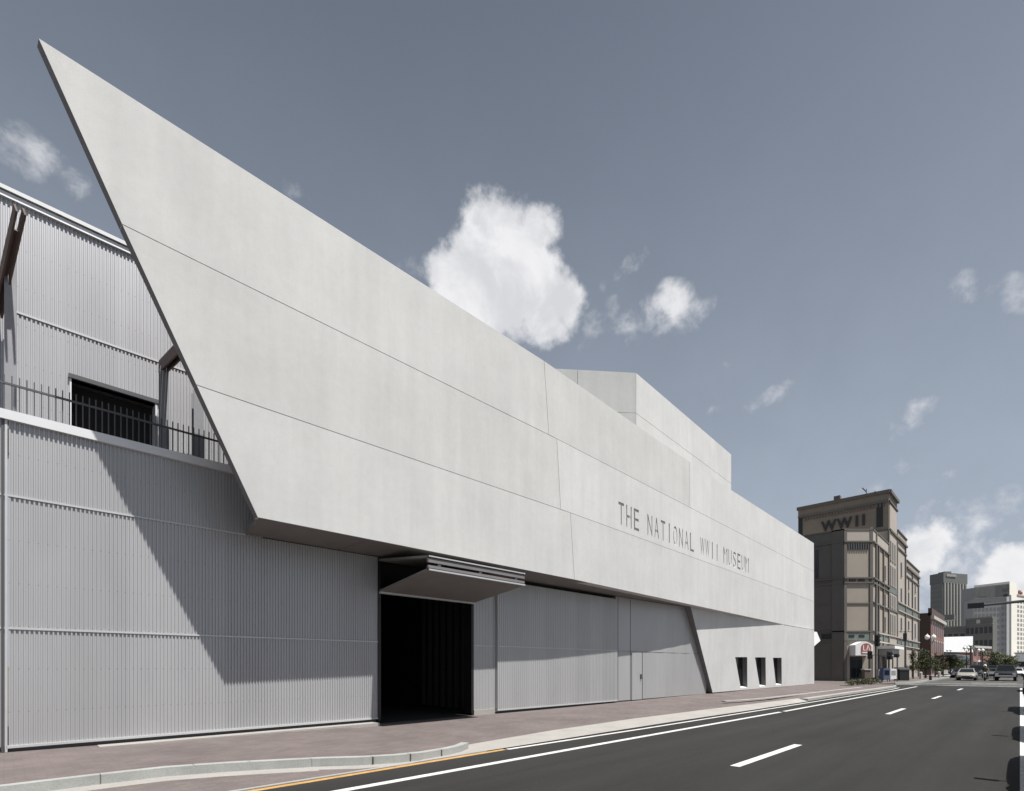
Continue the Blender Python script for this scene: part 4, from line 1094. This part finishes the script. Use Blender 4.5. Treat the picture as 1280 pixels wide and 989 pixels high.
# boxes on the pavement
def cabinet(name, label, cat, px, d, w, dep, h, mt, legs=True, slant=0.0):
    p = atD(px, d, .16); t = thing(name, label, cat, p)
    z0 = p.z + (.25 if legs else 0)
    m = MB(); a = p - RGT * w / 2; b = p + RGT * w / 2
    m.prism([a + UPV * (z0 - p.z), a + UPV * h, a + UPV * (h - slant) + FWD * dep, a + UPV * (z0 - p.z) + FWD * dep], RGT * w); m.build('body', mt, t)
    m = MB(); m.prism([p - RGT * w * .36 + UPV * h * .5 - FWD * .012, p + RGT * w * .36 + UPV * h * .5 - FWD * .012, p + RGT * w * .36 + UPV * h * .86 - FWD * .012, p - RGT * w * .36 + UPV * h * .86 - FWD * .012], FWD * .01); m.build('window', GLASSD if mt is not WHITE else GREYP, t)
    if legs:
        for sx_ in (-1, 1):
            m = MB(); q = p + RGT * sx_ * w * .38 + FWD * dep * .5; m.box(q.x - .03, q.x + .03, q.y - .03, q.y + .03, p.z, z0 + .02); m.build('leg', DKST, t)
    return t
cabinet('newspaper_box', 'blue newspaper box on the corner pavement', 'newspaper box', 1108.6, 48.5, .62, .5, 1.3, BLUEB)
cabinet('newspaper_box', 'white newspaper box right of the blue one', 'newspaper box', 1117, 49.5, .6, .45, 1.25, WHITE)
cabinet('newspaper_box', 'grey newspaper box left of the blue one', 'newspaper box', 1101.5, 49.2, .5, .45, 1.2, GREYP)
p = atD(1130.7, 53, .16); t = thing('rubbish_bin', 'large black bin with sloping lid below the tall pole', 'bin', p)
m = MB(); m.prism([p - RGT * .5, p + RGT * .5, p + RGT * .5 + FWD * .7, p - RGT * .5 + FWD * .7], [p - RGT * .5 + UPV * 1.05, p + RGT * .5 + UPV * 1.05, p + RGT * .5 + FWD * .7 + UPV * 1.1, p - RGT * .5 + FWD * .7 + UPV * 1.1]); m.build('body', BLACKP, t)
m = MB(); m.prism([p - RGT * .54 + UPV * 1.06 - FWD * .05, p - RGT * .54 + UPV * 1.16 - FWD * .05, p - RGT * .54 + UPV * 1.4 + FWD * .74, p - RGT * .54 + UPV * 1.11 + FWD * .74], RGT * 1.08); m.build('lid', mat('bin_lid_black', (.03, .03, .03), .5), t)
for s in (-1, 1): m = MB(); q = p + RGT * s * .4 + FWD * .6; m.tube([q + RGT * -.05 + UPV * .1, q + RGT * .05 + UPV * .1], .1, 10); m.build('wheel', TYRE, t)
p = atD(1084.5, 46.5, .16); t = thing('marker_pillar', 'short brown stone marker pillar by the corner entrance', 'pillar', p)
m = MB(); m.prism([p - RGT * .26, p + RGT * .26, p + RGT * .26 + FWD * .4, p - RGT * .26 + FWD * .4], (0, 0, 1.15)); m.build('shaft', mat('brown_stone', (.10, .075, .06), .8, var=.2, scale=6), t)
m = MB(); m.prism([p - RGT * .31 - FWD * .05 + UPV * 1.152, p + RGT * .31 - FWD * .05 + UPV * 1.152, p + RGT * .31 + FWD * .45 + UPV * 1.152, p - RGT * .31 + FWD * .45 + UPV * 1.152], (0, 0, .1)); m.build('cap', STONE, t)
for px, d, lb in ((1151, 60.5, 'short pale bollard left of the dense conical tree'), (1174, 66, 'short pale bollard right of the twin globe lamp')):
    p = atD(px, d, .15); m = MB(); m.tube([p, p + UPV * .75, p + UPV * .85], [.16, .15, .06], 10); tag(recenter(m.build('bollard', STONE, smooth=False)), lb, 'bollard')

# ------------------------------------------------------------------ vehicles
def rings(m, sts, mi=0):
    n = len(sts[0]); base = len(m.v)
    for st in sts: m.v += [Vector(p) for p in st]
    for i in range(len(sts) - 1):
        for j in range(n): m.f.append((base + i * n + j, base + i * n + (j + 1) % n, base + (i + 1) * n + (j + 1) % n, base + (i + 1) * n + j)); m.m.append(mi)
    m.f.append(tuple(base + j for j in range(n))[::-1]); m.m.append(mi); m.f.append(tuple(base + (len(sts) - 1) * n + j for j in range(n))); m.m.append(mi)
def car(label, cat, paint, kind, loc, rz, group=None, name='parked_car'):
    t = thing(name, label, cat, loc, rz, group)
    if kind == 'sedan':
        S = [(-2.28, .34, .72, .66), (-2.2, .27, .93, .8), (-1.7, .22, 1.0, .87), (-.8, .2, .98, .9), (.3, .2, .95, .9), (1.0, .2, .92, .89), (1.75, .22, .82, .86), (2.15, .25, .70, .78), (2.28, .32, .56, .62)]
        cb = (-1.75, 1.05, .80, .94); cr = (-1.0, .25, .60, 1.42); wb, wr, ww = 1.36, .32, .2
    else:
        S = [(-2.6, .5, 1.0, .84), (-2.55, .42, 1.12, .92), (-1.9, .38, 1.16, .97), (-.6, .36, 1.14, .98), (.6, .36, 1.12, .98), (1.2, .36, 1.1, .97), (2.1, .38, 1.03, .94), (2.5, .42, .94, .9), (2.6, .5, .8, .8)]
        cb = (-2.5, 1.2, .88, 1.1); cr = (-2.2, .55, .72, 1.85); wb, wr, ww = 1.6, .40, .26
    body = MB()
    sts = []
    for (x, zb, zt, w) in S:
        sts.append([(x, -w * .9, zb), (x, -w, zb + .16), (x, -w * 1.0, zb + (zt - zb) * .62), (x, -w * .93, zt - .02), (x, -w * .6, zt + .015), (x, 0, zt + .03),
                    (x, w * .6, zt + .015), (x, w * .93, zt - .02), (x, w, zb + (zt - zb) * .62), (x, w, zb + .16), (x, w * .9, zb)])
    rings(body, sts)
    bo = body.build('body', paint, t, smooth=True, world=False)
    sb = bo.modifiers.new('smooth', 'SUBSURF'); sb.levels = 1; sb.render_levels = 2
    # cabin
    x0, x1, w, zb = cb; X0, X1, W_, zr = cr; zb -= .04
    lo = [(x0, -w, zb), (x1, -w, zb), (x1, w, zb), (x0, w, zb)]; hi = [(X0, -W_, zr - .06), (X1, -W_, zr - .06), (X1, W_, zr - .06), (X0, W_, zr - .06)]
    m = MB(); m.prism([Vector(p) for p in lo], [Vector(p) for p in hi]); cab = m.build('cabin', paint, t, world=False)
    m = MB(); rf = [Vector(p) for p in hi]; top = [Vector((p.x * .94, p.y * .9, zr)) for p in rf]; m.prism(rf, top); m.build('roof', paint, t, world=False)
    def pane(nm, a, b, c, d, k0=.06, k1=.94, v0=.12, v1=.94):
        a, b, c, d = map(Vector, (a, b, c, d)); f = lambda u, v: (a.lerp(b, u)).lerp(d.lerp(c, u), v)
        n = (b - a).cross(d - a).normalized(); cen = (a + b + c + d) / 4; n = n if n.dot(cen - Vector((0, 0, zb))) > 0 else -n
        q = [f(k0, v0), f(k1, v0), f(k1, v1), f(k0, v1)]; m = MB(); m.prism([p + n * .004 for p in q], n * .008); m.build(nm, GLASSD, t, world=False)
    pane('windshield', lo[1], lo[2], hi[2], hi[1]); pane('rear_window', lo[3], lo[0], hi[0], hi[3])
    for s, i in ((-1, (0, 1)), (1, (3, 2))):
        for k0, k1 in ((.08, .5), (.53, .92)): pane('side_window', lo[i[0]], lo[i[1]], hi[i[1]], hi[i[0]], k0, k1, .14, .9)
    sw_ = S[4][3]
    for sx_ in (-1, 1):
        for sy in (-1, 1):
            m = MB(); yy = sy * (sw_ - ww + .03); m.tube([(sx_ * wb, yy - ww / 2 * 1, wr), (sx_ * wb, yy + ww / 2, wr)], wr, 20); m.tube([(sx_ * wb, sy * (sw_ - .012), wr), (sx_ * wb, sy * (sw_ + .006), wr)], wr * 1.16, 20); wo = m.build('wheel', TYRE, t, world=False)
            m = MB(); ys = sy * (sw_ + .009); m.tube([(sx_ * wb, ys - .01, wr), (sx_ * wb, ys + .01, wr)], wr * .62, 14); m.build('rim', RIMM, wo, world=False)
    xf, zf_, hw = S[-1][0], S[-1][2], S[-1][3]
    for sy in (-1, 1):
        m = MB(); yy = sy * hw * .86; m.box(xf - .3, xf - .02, yy - .15, yy + .15, zf_ + .0 - .1, zf_ + .07); m.build('headlight', LAMPG, t, world=False)
        m = MB(); xr = S[0][0]; m.box(xr - .01, xr + .12, sy * S[0][3] * .95 - .1, sy * S[0][3] * .95 + .1, S[0][2] - .05, S[0][2] + .1); m.build('tail_light', TAILR, t, world=False)
        m = MB(); m.bar((.76, sy * (w - .12), zb + .1), (.80, sy * (w + .06), zb + .16), .05); m.box(.74, .88, sy * (w + .04), sy * (w + .24), zb + .1, zb + .25); m.build('mirror', BLACKP, t, world=False)
    m = MB(); m.box(xf - .06, xf + .02, -hw * .55, hw * .55, zf_ - .2, zf_ - .03); gr = m.build('grille', BLACKP, t, world=False)
    m = MB(); m.box(xf - .12, xf + .05, -hw * 1.05, hw * 1.05, S[-1][1] + .0, S[-1][1] + (.10 if kind == 'sedan' else .16)); m.build('bumper', BLACKP if kind == 'sedan' else CHROME, t, world=False)
    return t
PEARL = mat('car_paint_beige', (.34, .325, .29), .35, .2, coat=.5); NAVY = mat('car_paint_navy', (.03, .035, .045), .3, .2, coat=.5)
BLK = mat('car_paint_black', (.012, .013, .014), .45, .0, spec=.3); GRY = mat('car_paint_grey', (.12, .12, .125), .35, .3, coat=.5); WHT = mat('car_paint_white', (.7, .7, .69), .35, coat=.4)
SIL = mat('car_paint_silver', (.36, .36, .37), .35, .5, coat=.4); DRED = mat('car_paint_dark_red', (.12, .02, .02), .35, coat=.5)
PI = math.pi
def gp(px, py, off=0): p = onG(px, py); return (p.x, p.y, .0)
car('cream sedan waiting at the front of the left lane, seen head-on', 'car', PEARL, 'sedan', (80.5, 4.42, 0), PI, name='car')
car('dark navy sport utility car right behind the cream sedan', 'car', NAVY, 'suv', (88.5, 3.85, 0), PI, name='car')
car('grey sedan further back between the cream sedan and the black truck', 'car', GRY, 'sedan', (99, 2.85, 0), PI, name='car')
car('large black sport utility car with chrome bumper at the head of the right lane', 'car', BLK, 'suv', (81.5, 1.15, 0), PI, name='car')
car('white car far back at the right edge beyond the black truck', 'car', WHT, 'sedan', (112, .35, 0), PI, name='car')
car('dark car parked at the far left kerb behind the cream sedan', 'car', NAVY, 'sedan', (97, 6.1, 0), PI, name='car')
for X, pm, kd, lb in ((11.0, SIL, 'sedan', 'silver parked sedan nearest the camera on the right kerb'), (17.6, BLK, 'sedan', 'black parked sedan second along the right kerb'), (26.8, GRY, 'suv', 'grey parked utility car third along the right kerb'), (48.2, DRED, 'sedan', 'dark red parked sedan last along the right kerb')):
    car(lb, 'car', pm, kd, (X, -1.08 if kd == 'sedan' else -1.2, 0), PI, 'cars parked along the right kerb')

for X, Y, pm, kd, lb in ((118, 5.2, SIL, 'sedan', 'small silver car far down the street in the left lane'), (128, 3.4, BLK, 'suv', 'small dark utility car far down the street between the lanes'), (140, 5.6, GRY, 'suv', 'small grey utility car farthest down the street at the left'), (150, 2.2, DRED, 'sedan', 'small dark red car farthest down the street at the right')):
    car(lb, 'car', pm, kd, (X, Y, 0), PI, name='car')

# motorcyclist between the lanes
def skin_body(pts, edges, radii, name, mt, parent):
    me = bpy.data.meshes.new(name); me.from_pydata(pts, edges, []); me.materials.append(mt)
    o = bpy.data.objects.new(name, me); col.objects.link(o); o.parent = parent
    sk = o.modifiers.new('skin', 'SKIN'); me.skin_vertices.new() if not me.skin_vertices else None
    for i, r in enumerate(radii): me.skin_vertices[0].data[i].radius = (r, r) if not isinstance(r, tuple) else r
    me.skin_vertices[0].data[0].use_root = True
    ss = o.modifiers.new('sub', 'SUBSURF'); ss.levels = 1; ss.render_levels = 2
    return o
mc = thing('motorcycle', 'dark motorcycle between the cream sedan and the black truck', 'motorcycle', (80.0, 2.85, 0), PI)
for x in (.7, -.7):
    m = MB(); n = 22; ring = []
    for j in range(n):
        a = 2 * PI * j / n; ring.append([(x + math.cos(a) * .31, -.06, .31 + math.sin(a) * .31), (x + math.cos(a) * .31, .06, .31 + math.sin(a) * .31), (x + math.cos(a) * .2, .05, .31 + math.sin(a) * .2), (x + math.cos(a) * .2, -.05, .31 + math.sin(a) * .2)])
    b0_ = 0
    for r_ in ring: m.v += [Vector(q) for q in r_]
    for j in range(n):
        for k in range(4): m.f.append((j * 4 + k, j * 4 + (k + 1) % 4, ((j + 1) % n) * 4 + (k + 1) % 4, ((j + 1) % n) * 4 + k)); m.m.append(0)
    m.tube([(x, -.07, .31), (x, .07, .31)], .05, 8); m.bar((x - .2, 0, .31), (x + .2, 0, .31), .02); m.bar((x, 0, .11), (x, 0, .51), .02)
    m.build('wheel', TYRE, mc, world=False)
m = MB(); m.tube([(-.5, 0, .62), (-.2, 0, .72), (.2, 0, .78), (.45, 0, .85)], [.1, .17, .2, .1], 10); m.build('tank', NAVY, mc, world=False)
m = MB(); m.box(-.75, -.1, -.14, .14, .72, .82); m.build('seat', BLACKP, mc, world=False)
m = MB(); m.tube([(.7, -.09, .31), (.48, -.09, .95)], .03, 6); m.tube([(.7, .09, .31), (.48, .09, .95)], .03, 6); m.build('fork', CHROME, mc, world=False)
m = MB(); m.tube([(.38, -.4, 1.02), (.46, -.12, .98), (.46, .12, .98), (.38, .4, 1.02)], .02, 6); m.build('handlebar', CHROME, mc, world=False)
m = MB(); m.ball((.58, 0, .88), .1); m.build('headlight', LAMPG, mc, world=False)
m = MB(); m.box(-.2, .3, -.16, .16, .3, .62); m.build('engine', DKST, mc, world=False)
pr_ = thing('person', 'motorcyclist in olive jacket and white helmet riding towards the viewer', 'person', (80.0, 2.85, 0), PI)
OLIVE = mat('olive_cloth', (.10, .095, .06), .9); SKINM = mat('skin_tone', (.35, .2, .14), .6)
pts = [(-.3, 0, .92), (-.24, 0, 1.12), (-.16, 0, 1.38), (-.13, 0, 1.5), (-.11, 0, 1.62), (-.1, 0, 1.74)]
ed = [(0, 1), (1, 2), (2, 3), (3, 4), (4, 5)]; rd = [(.17, .13), (.16, .12), (.2, .13), .07, .1, .09]
for s in (-1, 1):
    i = len(pts); pts += [(-.16, s * .2, 1.42), (.02, s * .3, 1.2), (.26, s * .34, 1.08), (.38, s * .35, 1.04)]; ed += [(2, i), (i, i + 1), (i + 1, i + 2), (i + 2, i + 3)]; rd += [.075, .058, .045, .045]
    i = len(pts); pts += [(-.2, s * .14, .9), (.14, s * .22, .78), (.0, s * .22, .38), (.12, s * .22, .3)]; ed += [(0, i), (i, i + 1), (i + 1, i + 2), (i + 2, i + 3)]; rd += [.1, .085, .06, .05]
skin_body(pts, ed, rd, 'body', OLIVE, pr_)
m = MB(); m.ball((-.09, 0, 1.7), .15, 1.08, 16, 10); m.build('helmet', WHITE, pr_, smooth=True, world=False)
m = MB(); m.box(-.02, .075, -.09, .09, 1.62, 1.74); m.build('visor', GLASSD, pr_, world=False)
